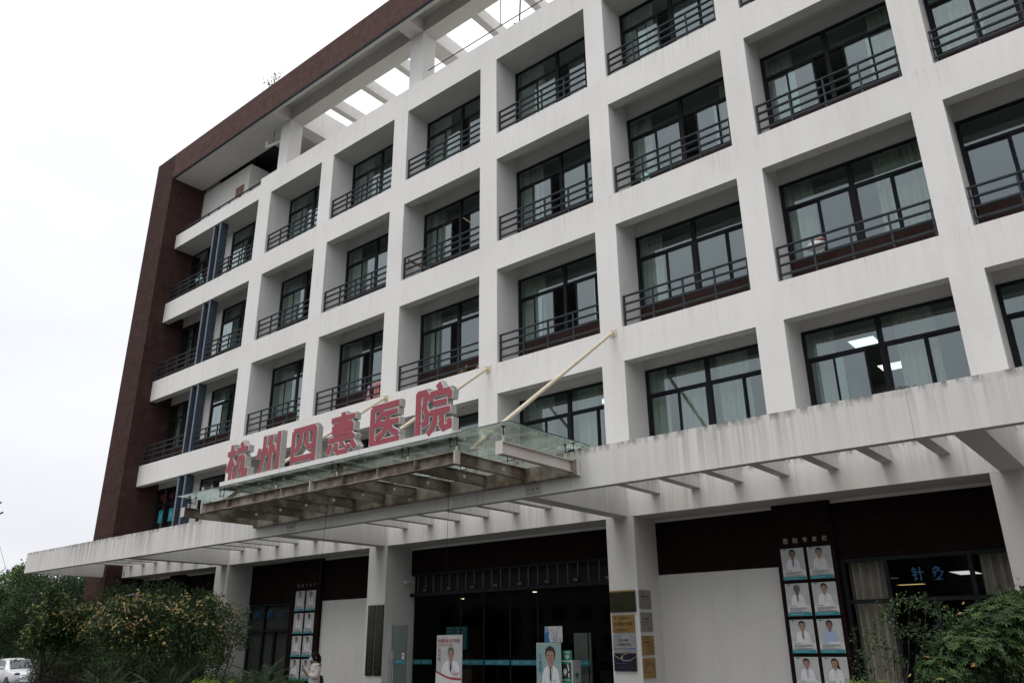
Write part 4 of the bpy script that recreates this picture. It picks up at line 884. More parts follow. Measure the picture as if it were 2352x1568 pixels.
leafmat('leaf_yellow', (.24, .22, .06), (.34, .29, .10)); leafmat('leaf_tan', (.36, .28, .12), (.48, .36, .18)); leafmat('leaf_orange', (.42, .19, .06), (.46, .25, .1)); leafmat('leaf_purple', (.03, .012, .018), (.055, .022, .03)); leafmat('leaf_lime', (.16, .22, .03), (.26, .32, .05))
leafmat('leaf_bush', (.05, .09, .025), (.085, .135, .04)); leafmat('leaf_grey', (.06, .09, .06), (.10, .14, .10)); MAT['bark'] = simple('bark', (.05, .04, .032), .95, var=.3, sc=9)
def leaf(s, p, d, n, ln, wd, k):
    d = d.normalized(); sd_ = d.cross(n)
    if sd_.length < 1e-3: sd_ = d.orthogonal()
    sd_.normalize(); up = sd_.cross(d)
    o = len(s.v); s.v += [tuple(p), tuple(p+d*ln*.5+sd_*wd*.5+up*wd*.12), tuple(p+d*ln-up*ln*.12), tuple(p+d*ln*.5-sd_*wd*.5+up*wd*.12)]
    s.f += [(o, o+1, o+2, o+3)]; s.mi.append(k)
def rdir(rr): 
    z = rr.uniform(-1, 1); t_ = rr.uniform(0, 2*math.pi); q = math.sqrt(1-z*z); return Vector((q*math.cos(t_), q*math.sin(t_), z))
def crown(blobs, n, ln, mats, seed=1, shell=.55, wd=.45, droop=-.25, outer=None, twigs=6):
    """blobs (x,y,z,rx,ry,rz); leaves in small sprays spread through the volume; `outer`: material share used near the outside"""
    rr = random.Random(seed); s = MB(); ks = [(s.m(m_), w_) for m_, w_ in mats]; ko = [(s.m(m_), w_) for m_, w_ in (outer or mats)]
    vol = [b[3]*b[4]*b[5] for b in blobs]; tot = sum(v**.67 for v in vol)
    def pick(lst):
        q = rr.random()*sum(w_ for _, w_ in lst)
        for k, w_ in lst:
            q -= w_
            if q <= 0: return k
        return lst[-1][0]
    for b, v in zip(blobs, vol):
        cnt = int(n*(v**.67)/tot/twigs)
        for _ in range(cnt):
            d = rdir(rr); rad = shell+(1-shell)*rr.random()**.5 if rr.random() < .8 else rr.random()
            rad *= 1+.2*math.sin(d.x*6+b[0]*3)+.16*math.sin(d.z*8+b[1]*5)+rr.gauss(0, .13)
            c = Vector((b[0]+d.x*b[3]*rad, b[1]+d.y*b[4]*rad, b[2]+d.z*b[5]*rad)); k = pick(ko if rad > .85 and d.z > -.3 else ks)
            ax = (d+Vector((0, 0, .3))+rdir(rr)*.7).normalized()
            for q in range(twigs):
                p = c+rdir(rr)*ln*1.1; dd = (ax*.5+rdir(rr)*.9+Vector((0, 0, droop))).normalized()
                leaf(s, p, dd, rdir(rr)+Vector((0, 0, .6)), ln*rr.uniform(.7, 1.25), ln*wd*rr.uniform(.8, 1.2), k if rr.random() < .75 else pick(ks))
    return s
def limbs(s, base, tops, r0_, rr, sag=.0):
    for tp in tops:
        prev = Vector(base); tp = Vector(tp); n = 6
        for i in range(1, n+1):
            q = i/n; p = Vector(base).lerp(tp, q)+Vector((rr.uniform(-1, 1), rr.uniform(-1, 1), rr.uniform(-.5, .5)))*.05*(tp-Vector(base)).length*(1-q)
            s.tube(prev, p, r0_*(1-q*.8)*1.05, 'bark', 7, r0_*(1-(i+1)/(n+1)*.85)); prev = p
def tree(name, label, cat, base, th, blobs, n, ln, mats, seed, group=None, r=.12, twig_tops=None, **k):
    t = thing(name, label, cat, base, 0, group); B = Vector(base); rr = random.Random(seed)
    loc = [(b[0]-B.x, b[1]-B.y, b[2]-B.z, *b[3:]) for b in blobs]
    s = MB(); fork = Vector((0, 0, th)); s.tube((0, 0, 0), fork, r*1.15, 'bark', 9, r*.8); limbs(s, fork, [(b[0], b[1], b[2]+b[5]*.3) for b in loc], r*.6, rr)
    if twig_tops: limbs(s, fork, [Vector(p)-B for p in twig_tops], r*.25, rr)
    s.build('trunk', t, smooth=True)
    crown(loc, n, ln, mats, seed, **k).build('crown', t)
    return t
def at(u, v, d):
    """world point seen at overview pixel (u, v) of the 2352 px wide photograph at depth d (used once to survey positions)"""
    return CAMP+(F_+R_*((u-1176)/1815.06)+U_*((784-v)/1815.06))*d
def blob(u, v, d, ru, rv, ry=None):
    p = at(u, v, d); k = d/1815.06; rx = ru*k; return (p.x, p.y, p.z, rx, ry or rx*.9, rv*k)
STL = ['westmost street tree', 'second street tree from the west', 'middle street tree', 'fourth street tree from the west', 'eastmost street tree']
for k, x in enumerate((-6, 8, 22, 36, 50)):
    tree('street_tree', STL[k]+' across the road, seen only as a reflection', 'tree', (x, -40, GZ), 2.5, [(x, -40, 5.4, 4.6, 3, 3.2), (x-2.5, -40.5, 4.6, 3, 2.5, 2.4), (x+2.6, -39.6, 4.8, 3, 2.5, 2.5)], 1500, .5, [('leaf_dark', 2), ('leaf_mid', 1)], 60+k, r=.2, group='street trees across the road')
# far evergreens at the left
tree('evergreen_tree', 'large dark evergreen tree at the left edge in front of the brown wall end', 'tree', (-15.2, 1.6, GZ), 2.2,
     [blob(150, 1400, 34, 110, 70), blob(70, 1425, 33, 80, 68), blob(215, 1390, 36, 60, 50), blob(110, 1350, 35, 70, 38), blob(30, 1450, 33, 60, 42), blob(200, 1455, 34, 60, 45), blob(170, 1340, 36, 45, 22), blob(170, 1475, 34, 50, 26), blob(215, 1500, 34, 50, 30)],
     26000, .13, [('leaf_dark', 5), ('leaf_mid', 1)], 3, outer=[('leaf_dark', 3), ('leaf_mid', 1)], r=.2)
tree('evergreen_tree', 'pale green tree rising highest behind the dark evergreen at the left edge', 'tree', (-30, 10.0, GZ), 3.0,
     [blob(60, 1345, 52, 45, 42), blob(20, 1390, 52, 50, 50), blob(50, 1315, 52, 20, 16), blob(-20, 1370, 52, 50, 50)], 12000, .2, [('leaf_mid', 3), ('leaf_light', 2)], 4, outer=[('leaf_light', 2), ('leaf_mid', 1)], r=.22)
tree('evergreen_tree', 'thin tree seen through the gap between pergola and brown wall', 'tree', (-27, 14.0, GZ), 3.0,
     [blob(215, 1345, 50, 30, 22), blob(185, 1375, 50, 40, 20), blob(225, 1380, 50, 30, 25)], 5000, .2, [('leaf_mid', 2), ('leaf_dark', 2)], 5, r=.15)
tree('evergreen_tree', 'round green tree at the far left behind the white car', 'tree', (-33, 5.0, GZ), 2.0,
     [blob(-10, 1440, 50, 60, 50), blob(60, 1440, 50, 60, 50), blob(120, 1450, 50, 60, 45), blob(-10, 1490, 56, 70, 34), blob(80, 1495, 56, 70, 30), blob(170, 1500, 56, 70, 34), blob(250, 1500, 56, 60, 34)], 16000, .22, [('leaf_dark', 3), ('leaf_mid', 2)], 6, r=.2)
# dark shrub in front of the corner
tree('shrub', 'dense dark green shrub behind the garden lamp, below the pergola', 'shrub', tuple(at(320, 1480, 26)[:2])+(GZ,), .8,
     [blob(290, 1375, 26, 70, 35), blob(370, 1370, 26, 70, 32), blob(240, 1420, 26, 70, 40), blob(440, 1400, 25, 70, 40), blob(330, 1440, 26, 120, 50), blob(470, 1470, 24, 60, 50)],
     20000, .085, [('leaf_dark', 5), ('leaf_mid', 1)], 8, r=.08)
Y1 = at(100, 1520, 20)
tree('autumn_tree', 'small tree with yellowing leaves left of the garden lamp', 'tree', (Y1.x, Y1.y, GZ), .95,
     [blob(115, 1425, 20, 42, 42), blob(95, 1455, 20, 38, 34), blob(122, 1385, 20, 26, 30), blob(118, 1360, 20, 12, 12), blob(150, 1440, 20.3, 40, 42), blob(165, 1465, 20.4, 44, 34), blob(180, 1420, 20.6, 40, 36), blob(60, 1482, 20, 14, 8)],
     6500, .105, [('leaf_dark', 5), ('leaf_mid', 3), ('leaf_yellow', .6)], 9, outer=[('leaf_dark', 3), ('leaf_mid', 2), ('leaf_yellow', 3), ('leaf_tan', 1.2), ('leaf_orange', .15)], r=.06, group='autumn trees in the planting bed')
Y2 = at(400, 1545, 19)
tree('autumn_tree', 'wider tree with tan and orange leaves below the pergola, right of the garden lamp', 'tree', (Y2.x, Y2.y, GZ), .7,
     [blob(240, 1440, 19, 42, 38), blob(300, 1430, 19, 55, 42), blob(370, 1415, 19.3, 65, 40), blob(440, 1420, 19, 55, 45), blob(330, 1385, 19, 40, 20), blob(490, 1430, 18.6, 40, 42), blob(320, 1470, 19, 60, 28), blob(270, 1400, 19.4, 34, 28), blob(480, 1385, 19, 28, 16), blob(420, 1475, 19, 70, 30)],
     8500, .105, [('leaf_dark', 6), ('leaf_mid', 3), ('leaf_tan', .4)], 10, outer=[('leaf_dark', 4), ('leaf_mid', 2), ('leaf_yellow', 1.2), ('leaf_tan', 2.6), ('leaf_orange', .3)], r=.05, group='autumn trees in the planting bed',
     twig_tops=[at(545, 1400, 18.5), at(575, 1425, 18.3), at(560, 1460, 18.3), at(520, 1390, 18.6), at(530, 1480, 18.3)])
tree('leafy_shrub', 'loose sprig of leaves reaching over the column left of the blue characters', 'shrub', tuple(at(500, 1560, 18.2)[:2])+(GZ,), .5,
     [blob(520, 1400, 18.4, 26, 16), blob(548, 1440, 18.3, 30, 18), blob(560, 1408, 18.3, 14, 8), blob(555, 1475, 18.2, 26, 12), blob(515, 1465, 18.3, 24, 26), blob(500, 1510, 18.2, 30, 22)],
     1500, .07, [('leaf_mid', 3), ('leaf_dark', 2)], 12, outer=[('leaf_mid', 3), ('leaf_yellow', 1), ('leaf_orange', .4)], r=.03)
# clipped and low planting
def hedge(name, label, bl, n, ln, mats, seed, cat='hedge', **k):
    t = thing(name, label, cat, (bl[0][0], bl[0][1], GZ)); B = Vector((bl[0][0], bl[0][1], GZ))
    loc = [(b[0]-B.x, b[1]-B.y, b[2]-B.z, *b[3:]) for b in bl]; rr = random.Random(seed); s = MB()
    for b in loc[:10]: s.tube((b[0]*.8, b[1]*.8, 0), (b[0], b[1], max(.1, b[2])), .02, 'bark', 6, .012)
    s.build('stem', t); crown(loc, n, ln, mats, seed, **k).build('foliage', t); return t
hedge('clipped_bush', 'dome-shaped clipped green bush beside the white car', [blob(116, 1558, 24, 42, 44), blob(150, 1564, 24, 40, 36)], 17000, .055, [('leaf_dark', 4), ('leaf_mid', 2)], 21, 'bush', shell=.85)
hedge('shrub', 'dark shrubs behind the purple hedge under the yellow-leaved tree', [blob(150, 1510, 25, 70, 34), blob(210, 1500, 25, 60, 40), blob(270, 1490, 25, 60, 40), blob(190, 1545, 25, 70, 34), blob(270, 1550, 25, 60, 40)], 16000, .08, [('leaf_dark', 1)], 28, 'shrub')
hedge('purple_hedge', 'low dark purple hedge in front of the clipped bush', [blob(110, 1580, 20, 50, 36), blob(160, 1576, 20, 60, 38), blob(210, 1580, 20, 50, 36), blob(260, 1585, 20, 50, 34)], 9000, .05, [('leaf_purple', 5), ('leaf_dark', 1)], 22, shell=.7)
hedge('shrub', 'dark low shrubs filling the bed under the tan-leaved tree', [blob(380, 1545, 21, 60, 60), blob(460, 1540, 21, 60, 60), blob(300, 1540, 22, 60, 50), blob(430, 1500, 22, 80, 40), blob(350, 1500, 22, 80, 40), blob(250, 1530, 23, 50, 40)], 20000, .07, [('leaf_dark', 1)], 23, 'shrub')
hedge('green_hedge', 'low bright green hedge beside the grey column at the bottom', [blob(480, 1576, 18, 26, 22), blob(520, 1572, 18, 40, 20), blob(570, 1578, 18, 40, 20), blob(620, 1582, 18, 50, 20), blob(660, 1580, 18, 30, 18)], 9000, .045, [('leaf_mid', 3), ('leaf_light', 2)], 24, outer=[('leaf_light', 2), ('leaf_mid', 2)])
hedge('lime_hedge', 'yellow-green shoots at the bottom edge left of the fern fronds', [blob(450, 1580, 15, 10, 12), blob(472, 1578, 15, 7, 16), blob(492, 1580, 15, 8, 14), blob(532, 1580, 15, 8, 14)], 700, .05, [('leaf_lime', 1)], 25, droop=.5)
hedge('lime_hedge', 'yellow-green hedge top under the bare stems at the bottom right', [blob(1965, 1579, 9, 30, 14), blob(2015, 1579, 9, 30, 10), blob(2060, 1581, 9, 30, 10), blob(1915, 1583, 9, 16, 8)], 1500, .03, [('leaf_lime', 2), ('leaf_light', 2)], 26, droop=.3)
def fronds(name, label, base, n, ln, mats, seed, wd=.02, arch=.5, leaflets=16, cat='plant', spread=1.0):
    t = thing(name, label, cat, tuple(base)); rr = random.Random(seed); s = MB(); k = [s.m(m_) for m_ in mats]; st = MB()
    for f in range(n):
        az = 2*math.pi*f/n+rr.uniform(-.3, .3); out_ = Vector((math.cos(az), math.sin(az), 0)); L_ = ln*rr.uniform(.75, 1.1); tilt = rr.uniform(.35, 1.0)*spread
        p = Vector((0, 0, .05)); d = (out_*tilt+Vector((0, 0, 1))).normalized(); prev = p.copy(); N_ = leaflets
        kk = rr.choice(k)
        for i in range(N_):
            d = (d-Vector((0, 0, arch/N_*1.6))+out_*.02).normalized(); nx = prev+d*(L_/N_)
            st.tube(prev, nx, .006, 'leaf_mid', 4, .005, False)
            sd_ = d.cross(Vector((0, 0, 1))); sd_ = sd_.normalized() if sd_.length > .01 else out_.orthogonal()
            ll = L_*.24*math.sin(math.pi*min(1, (i+1)/N_*.9+.1))
            for sg in (-1, 1):
                for q in (0, .5): leaf(s, prev.lerp(nx, q), (sd_*sg+d*.7+Vector((0, 0, -.1))).normalized(), Vector((0, 0, 1)), ll, wd, kk)
            prev = nx
    st.build('stem', t); s.build('frond', t); return t
def gp(u, v, d, z=GZ): p = at(u, v, d); return (p.x, p.y, z)
fronds('cycad', 'grey-green feathery cycad fronds between the hedge and the person', gp(605, 1590, 15.5, .72), 13, .8, ['leaf_grey', 'leaf_grey', 'leaf_mid'], 31, .02)
fronds('cycad', 'dark cycad under the tan-leaved tree at the bottom left', gp(375, 1600, 17, .35), 14, 1.2, ['leaf_dark', 'leaf_grey'], 32, .025)
fronds('cycad', 'dark cycad left of the green hedge at the bottom', gp(470, 1600, 17.5, .25), 12, 1.1, ['leaf_dark'], 33, .025)
fronds('cycad', 'broad grey-green cycad at the bottom beside the purple hedge', gp(240, 1600, 17, .45), 15, 1.0, ['leaf_grey', 'leaf_dark'], 34, .03)
t = thing('yucca', 'spiky dark yucca tuft in front of the lowest left-hand posters', 'plant', gp(682, 1600, 16.5, .62)); s = MB(); k = s.m('leaf_mid'); k2 = s.m('leaf_grey'); rr = random.Random(4)
for f in range(46):
    d = (rdir(rr)+Vector((0, 0, 1.0))).normalized()
    if d.z < .1: continue
    leaf(s, Vector((0, 0, .0)), d, Vector((rr.uniform(-1, 1), rr.uniform(-1, 1), .2)), rr.uniform(.28, .42), .03, k if rr.random() < .7 else k2)
s.build('leaf', t); s = MB(); s.tube((0, 0, -.75), (0, 0, .02), .04, 'bark', 8); s.build('stem', t)
# right-hand plants, close to the camera
RB = at(2290, 1600, 8.2)
def whorls(bl, n, ln, mats, seed, per=9):
    rr = random.Random(seed); s = MB(); k = [s.m(m_) for m_ in mats]
    for _ in range(n):
        b = rr.choice(bl); d = rdir(rr)
        if d.z < -.4: d.z *= -1
        rad = 1-.5*rr.random()**1.8; c = Vector((b[0]+d.x*b[3]*rad, b[1]+d.y*b[4]*rad, b[2]+d.z*b[5]*rad)); ax = (d+Vector((0, 0, .7))+rdir(rr)*.4).normalized(); a1 = ax.orthogonal().normalized(); a2 = ax.cross(a1); kk = rr.choice(k)
        for q in range(per):
            th = 2*math.pi*q/per+rr.uniform(-.2, .2); dd = (a1*math.cos(th)+a2*math.sin(th)+ax*rr.uniform(.05, .5)); leaf(s, c, dd, ax, ln*rr.uniform(.75, 1.15), ln*.30, kk if rr.random() < .9 else rr.choice(k))
    return s
t = thing('broadleaf_bush', 'large glossy green bush at the lower right corner', 'bush', (RB.x, RB.y, GZ)); B = Vector((RB.x, RB.y, GZ))
bl = [blob(2300, 1440, 8.2, 90, 55), blob(2240, 1500, 8.0, 90, 60), blob(2340, 1520, 8, 90, 70), blob(2180, 1545, 8, 70, 45), blob(2330, 1395, 8.3, 60, 30), blob(2370, 1400, 8.3, 60, 40)]
bl = [(b[0]-B.x, b[1]-B.y, b[2]-B.z, *b[3:]) for b in bl]
wc = whorls(bl, 1500, .07, ['leaf_dark', 'leaf_mid', 'leaf_mid', 'leaf_bush', 'leaf_bush'], 41)
crown(bl, 6000, .06, [('leaf_dark', 1)], 43, shell=.3).build('inner_foliage', t)
s = MB(); limbs(s, (0, 0, 0), [(b[0], b[1], b[2]) for b in bl], .03, random.Random(3)); s.build('stem', t)
yl = crown([(b[0], b[1], b[2], b[3]*1.0, b[4]*1.0, b[5]*1.0) for b in bl], 60, .075, [('leaf_orange', 1), ('leaf_yellow', 3)], 44, shell=.97, twigs=1)
for f, mi in zip(yl.f, yl.mi): wc.add([yl.v[i] for i in f], [(0, 1, 2, 3)], yl.mats[mi])
wc.build('crown', t)
SB = at(2040, 1600, 9.5)
t = thing('sparse_shrub', 'open shrub with bare grey stems in front of the right ground-floor window', 'shrub', (SB.x, SB.y, GZ)); B = Vector((SB.x, SB.y, GZ)); rr = random.Random(9); s = MB()
tops = [at(u, v, 9.5+rr.uniform(-.3, .3))-B for u, v in ((1985, 1500), (1990, 1540), (1990, 1460), (2030, 1420), (2055, 1395), (2090, 1378), (2130, 1385), (2160, 1400), (2110, 1440), (2190, 1420), (2030, 1490), (2070, 1450), (2000, 1570), (2140, 1470), (2170, 1450), (2060, 1520))]
for tp in tops: limbs(s, (rr.uniform(-.1, .1), rr.uniform(-.1, .1), 0), [tp], .013, rr)
s.build('stem', t, smooth=True)
bl = [(tp.x, tp.y, tp.z, .13, .13, .09) for tp in tops]
crown(bl, 1500, .038, [('leaf_mid', 3), ('leaf_dark', 3), ('leaf_light', .6)], 45, twigs=5, wd=.6).build('crown', t)
# sapling growing on the roof edge
SP = Vector((-.1, -.35, 23.16))
t = thing('roof_sapling', 'small leafy sapling sprouting on the top edge of the brown roof band', 'plant', tuple(SP)); s = MB(); tops = [(-.55, 0, .75), (-.25, .1, .95), (-.75, 0, .35), (-.1, 0, .6), (.35, 0, .6), (-.4, -.1, .5)]
limbs(s, (0, 0, 0), tops, .018, random.Random(6)); s.build('stem', t); crown([(a_, b_, c_, .12, .12, .09) for a_, b_, c_ in tops], 110, .09, [('leaf_mid', 2), ('leaf_light', 1)], 46, twigs=4, wd=.6).build('crown', t)

# ================================================================== street objects
GL = at(310, 1368, 22.6); t = thing('garden_lamp', 'flat-capped garden lamp among the shrubs at left', 'lamp', (GL.x, GL.y, GZ)); h = GL.z-GZ
MAT['lamp_metal'] = simple('lamp_cap_metal', (.07, .07, .075), .4, .3, var=.1); MAT['lamp_globe'] = simple('lamp_globe', (.35, .38, .36), .2, var=.05)
s = MB(); s.lathe((0, 0, h), [(0, .07), (.1, .06), (.28, .0), (.30, -.02), (.1, -.02), (0, -.02)], 'lamp_metal', 24); s.build('cap', t, smooth=True)
s = MB(); s.ball((0, 0, h-.22), .11, 'lamp_globe', 14, 10, (1, 1, 1.3)); s.build('globe', t, smooth=True)
s = MB(); s.lathe((0, 0, 0), [(.09, 0), (.09, .3), (.045, .36), (.04, h-.5), (.07, h-.42), (.08, h-.34)], 'lamp_metal', 14); s.build('pole', t, smooth=True)
# utility pole just outside the frame, its stay wire and insulator in view
UP = at(-110, 1400, 60); t = thing('utility_pole', 'utility pole at the far left edge with a thin stay wire over the trees', 'pole', (UP.x, UP.y, GZ))
s = MB(); top = at(-110, 1140, 60); s.tube((0, 0, 0), (0, 0, top.z-GZ+.5), .16, 'soffit', 12, .11); s.build('mast', t)
for v in (1157, 1180):
    p = at(-110, v+20, 60); q = at(7 if v > 1160 else 3, v-4, 60); s = MB(); Pz = Vector((0, 0, p.z-GZ)); Q = q-Vector((UP.x, UP.y, GZ)); s.bar(Pz, Q, .09, .09, 'rail'); s.build('crossarm', t)
s = MB(); O_ = Vector((UP.x, UP.y, GZ)); a1 = at(-4, 1240, 60)-O_; a2 = at(26, 1350, 60)-O_; s.tube(a1, a2, .014, MAT.setdefault('wire', simple('violet_grey_wire', (.25, .24, .42), .6, var=0)), 6); s.tube(a2, a2+(a2-a1).normalized()*8, .014, 'wire', 6); s.build('stay_wire', t)
s = MB(); a1 = at(16.5, 1308, 59.9)-O_; a2 = at(22, 1330, 59.9)-O_; s.tube(a1, a2, .06, MAT.setdefault('insulator', simple('violet_insulator', (.10, .09, .30), .4, var=0)), 8)
for q in (.15, .4, .8): p = a1.lerp(a2, q); s.tube(p, p+(a2-a1).normalized()*.12, .12, 'insulator', 8)
s.build('insulator', t)

# ---- cars
MAT['car_white'] = simple('white_car_paint', (.62, .63, .66), .25, var=0, spec=.6); MAT['car_teal'] = simple('dark_teal_car_paint', (.02, .07, .075), .25, var=0, spec=.6)
MAT['car_glass'] = simple('car_glass', (.012, .018, .02), .06, var=0, spec=.8); MAT['tyre'] = simple('tyre', (.015, .015, .016), .8, var=.1); MAT['rim'] = simple('alloy', (.22, .22, .23), .35, .8, var=0)
MAT['car_dark'] = simple('black_trim', (.015, .015, .017), .5, var=0); MAT['headlamp'] = simple('headlamp_glass', (.05, .06, .07), .08, var=0, spec=.8)
def lerp(a, b, q): return a+(b-a)*q
def car(name, label, paint, loc, rz):
    """x forward; loft of cross sections along the length; length 4.5, width 1.84, height 1.68"""
    t = thing(name, label, 'car', loc, rz); s = MB()
    # stations: x, floor z, sill half width, belt z, belt half width, roof z, roof half width
    st = [(2.28, .42, .60, .62, .62, .66, .50), (2.20, .26, .78, .78, .80, .84, .66), (1.95, .22, .88, .88, .90, .97, .74), (1.3, .22, .92, .98, .93, 1.03, .78), (1.0, .22, .92, 1.01, .93, 1.06, .78), (.93, .22, .92, 1.02, .93, 1.09, .77),
          (.30, .22, .92, 1.03, .93, 1.53, .63), (.2, .22, .92, 1.03, .93, 1.59, .62), (-.3, .22, .92, 1.04, .93, 1.66, .62), (-1.2, .22, .92, 1.06, .92, 1.64, .61), (-1.8, .24, .90, 1.08, .90, 1.50, .58), (-2.12, .3, .84, 1.05, .85, 1.12, .70), (-2.24, .45, .72, .85, .74, .9, .6)]
    rings = []
    for x, zf, ws, zb, wb, zr, wr in st:
        side = [(0, zf), (ws*.8, zf), (ws, zf+.14), (wb+.02, (zf+zb)*.5), (wb, zb), (lerp(wb, wr, .5)+.03, lerp(zb, zr, .55)), (wr+.03, zr-.05), (wr*.8, zr), (0, zr+.015)]
        ring = [(x, y, z) for y, z in side]+[(x, -y, z) for y, z in side[-2:0:-1]]; rings.append(ring)
    n = len(rings[0]); vs = [p for r_ in rings for p in r_]; fs = []
    for i in range(len(rings)-1):
        for j in range(n): fs.append((i*n+j, i*n+(j+1) % n, (i+1)*n+(j+1) % n, (i+1)*n+j))
    fs += [tuple(range(n)), tuple(range(len(vs)-1, len(vs)-n-1, -1))]; s.add(vs, fs, paint)
    b = s.build('body', t, smooth=True); sub = b.modifiers.new('sub', 'SUBSURF'); sub.levels = 1; sub.render_levels = 2
    s = MB()   # glazing a few millimetres proud
    s.add([(.97, .68, 1.125), (.97, -.68, 1.125), (.33, -.58, 1.575), (.33, .58, 1.575)], [(0, 1, 2, 3)], 'car_glass'); s.add([(1.0, .70, 1.11), (1.0, -.70, 1.11), (.97, -.68, 1.125), (.97, .68, 1.125)], [(0, 1, 2, 3)], 'car_dark')
    s.build('windscreen', t)
    for sg in (-1, 1):
        s = MB(); s.add([(.72, sg*.925, 1.09), (.22, sg*.74, 1.52), (-.45, sg*.70, 1.585), (-.5, sg*.945, 1.10)], [(0, 1, 2, 3)], 'car_glass'); s.add([(-.56, sg*.945, 1.10), (-.51, sg*.70, 1.585), (-1.35, sg*.69, 1.56), (-1.75, sg*.92, 1.14)], [(0, 1, 2, 3)], 'car_glass'); s.build('side_window', t)
        s = MB(); s.ball((.78, sg*1.06, 1.14), .12, paint, sc=(.6, 1, .75)); s.build('wing_mirror', t, smooth=True)
        s = MB(); s.ball((2.12, sg*.66, .83), .17, 'headlamp', sc=(.7, 1.0, .42)); s.build('headlight', t, smooth=True)
        for x in (1.42, -1.42):
            w = thing('wheel', None, None, (x, sg*.82, .34)); w.parent = t; del_ = [w.pop(k_) for k_ in ('label', 'category') if k_ in w]
            s = MB(); s.tube((0, -sg*.02, 0), (0, sg*.125, 0), .34, 'tyre', 28); s.tube((0, -sg*.02, 0), (0, sg*.128, 0), .38, 'car_dark', 28) if False else None; s.build('tyre', w)
            s = MB(); s.tube((0, sg*.05, 0), (0, sg*.132, 0), .05, 'rim', 12)
            for q in range(5):
                th = 2*math.pi*q/5; s.bar((0, sg*.128, 0), (.22*math.cos(th), sg*.128, .22*math.sin(th)), .05, .014, 'rim', (0, 1, 0))
            for q in range(24):
                th, t2 = 2*math.pi*q/24, 2*math.pi*(q+1)/24; s.bar((.23*math.cos(th), sg*.128, .23*math.sin(th)), (.23*math.cos(t2), sg*.128, .23*math.sin(t2)), .03, .03, 'rim', (0, 1, 0))
            s.build('rim', w)
    s = MB(); s.box(2.19, 2.262, -.5, .5, .40, .56, 'car_dark'); s.box(2.235, 2.275, -.26, .26, .60, .68, 'sign_white'); s.lines = None; s.build('grille', t)
    s = MB(); s.box(2.2, 2.262, -.42, .42, .72, .745, 'rim'); s.box(2.1, 2.20, -.6, .6, .7, .78, 'car_dark'); s.build('badge_strip', t)
    return t
C1 = at(36, 1545, 47); fwd = (CAMP-C1); fwd.z = 0; ang = math.atan2(fwd.y, fwd.x)+.34
car('parked_car', 'white car parked at the bottom left corner, front towards the viewer', 'car_white', (C1.x, C1.y, -.55), ang)
C2 = at(150, 1545, 47); car('parked_car', 'dark car mostly hidden behind the bushes right of the white car', 'car_teal', (C2.x, C2.y, -.55), ang+.15)

# ---- person looking at a phone
def skinned(name, pts, edges, mat, parent, sub=2):
    me = bpy.data.meshes.new(name); me.from_pydata([p[:3] for p in pts], edges, []); o = bpy.data.objects.new(name, me); COL.objects.link(o)
    sk = o.modifiers.new('skin', 'SKIN'); lay = me.skin_vertices[0].data
    for i, p in enumerate(pts):
        r_ = p[3]; lay[i].radius = (r_, p[4] if len(p) > 4 else r_)
    lay[0].use_root = True
    ss = o.modifiers.new('sub', 'SUBSURF'); ss.levels = sub; ss.render_levels = sub
    dg = bpy.context.evaluated_depsgraph_get(); m2 = bpy.data.meshes.new_from_object(o.evaluated_get(dg)); bpy.data.objects.remove(o)
    m2.materials.clear(); m2.materials.append(MAT[mat]); m2.polygons.foreach_set('use_smooth', [True]*len(m2.polygons)); m2.name = name
    o = bpy.data.objects.new(name, m2); COL.objects.link(o); o.parent = parent; return o
MAT['skin'] = simple('skin', (.30, .17, .12), .55, var=.05); MAT['p_hair'] = simple('black_hair', (.010, .008, .008), .7, var=.2, sc=20, spec=.1); MAT['knit'] = simple('cream_knit', (.60, .54, .50), .9, var=.06, sc=20); MAT['mask'] = simple('aqua_mask', (.32, .55, .58), .8, var=.03)
MAT['trouser'] = simple('pale_skirt', (.58, .53, .52), .9, var=.05); MAT['bagcloth'] = simple('black_bag', (.012, .012, .016), .6, var=.1); MAT['phone'] = simple('phone_case', (.03, .05, .06), .3, var=0); MAT['shoe'] = simple('shoe', (.05, .05, .05), .6, var=0)
PD = 17.6; PP = at(722, 1560, PD); face = (-R_*1.0-Vector((F_.x, F_.y, 0)).normalized()*.55); face.z = 0; face.normalize()
PZ = math.atan2(face.y, face.x)
pr = thing('person', 'person in cream top and blue face mask looking down at a phone', 'person', (PP.x, PP.y, GZ+.0), PZ)
# local frame: +x forward, +y left, z up; height 1.56
fing = []
body = [(0, 0, .86, .10, .12), (0, 0, 1.0, .095, .12), (.0, 0, 1.15, .10, .135), (-.01, 0, 1.27, .085, .12), (.005, 0, 1.345, .045), (.02, 0, 1.40, .05), (.035, 0, 1.47, .085, .078), (.02, 0, 1.52, .06)]
ed = [(i, i+1) for i in range(len(body)-1)]
def chain(root, pts):
    global body, ed
    a_ = root
    for p in pts: body.append(p); ed.append((a_, len(body)-1)); a_ = len(body)-1
    return a_
for sg in (-1, 1):
    h_ = chain(3, [(-.01, sg*.10, 1.27, .06), (-.01, sg*.16, 1.24, .048), (.03, sg*.21, 1.03, .038), (.13, sg*.13, 1.08, .030), (.20, sg*.05, 1.14, .022)])
    chain(0, [(0, sg*.085, .80, .085), (.01, sg*.09, .45, .052), (-.01, sg*.09, .12, .036), (.0, sg*.09, .05, .035), (.12, sg*.1, .03, .028)])
skinned('body', body, ed, 'skin', pr)
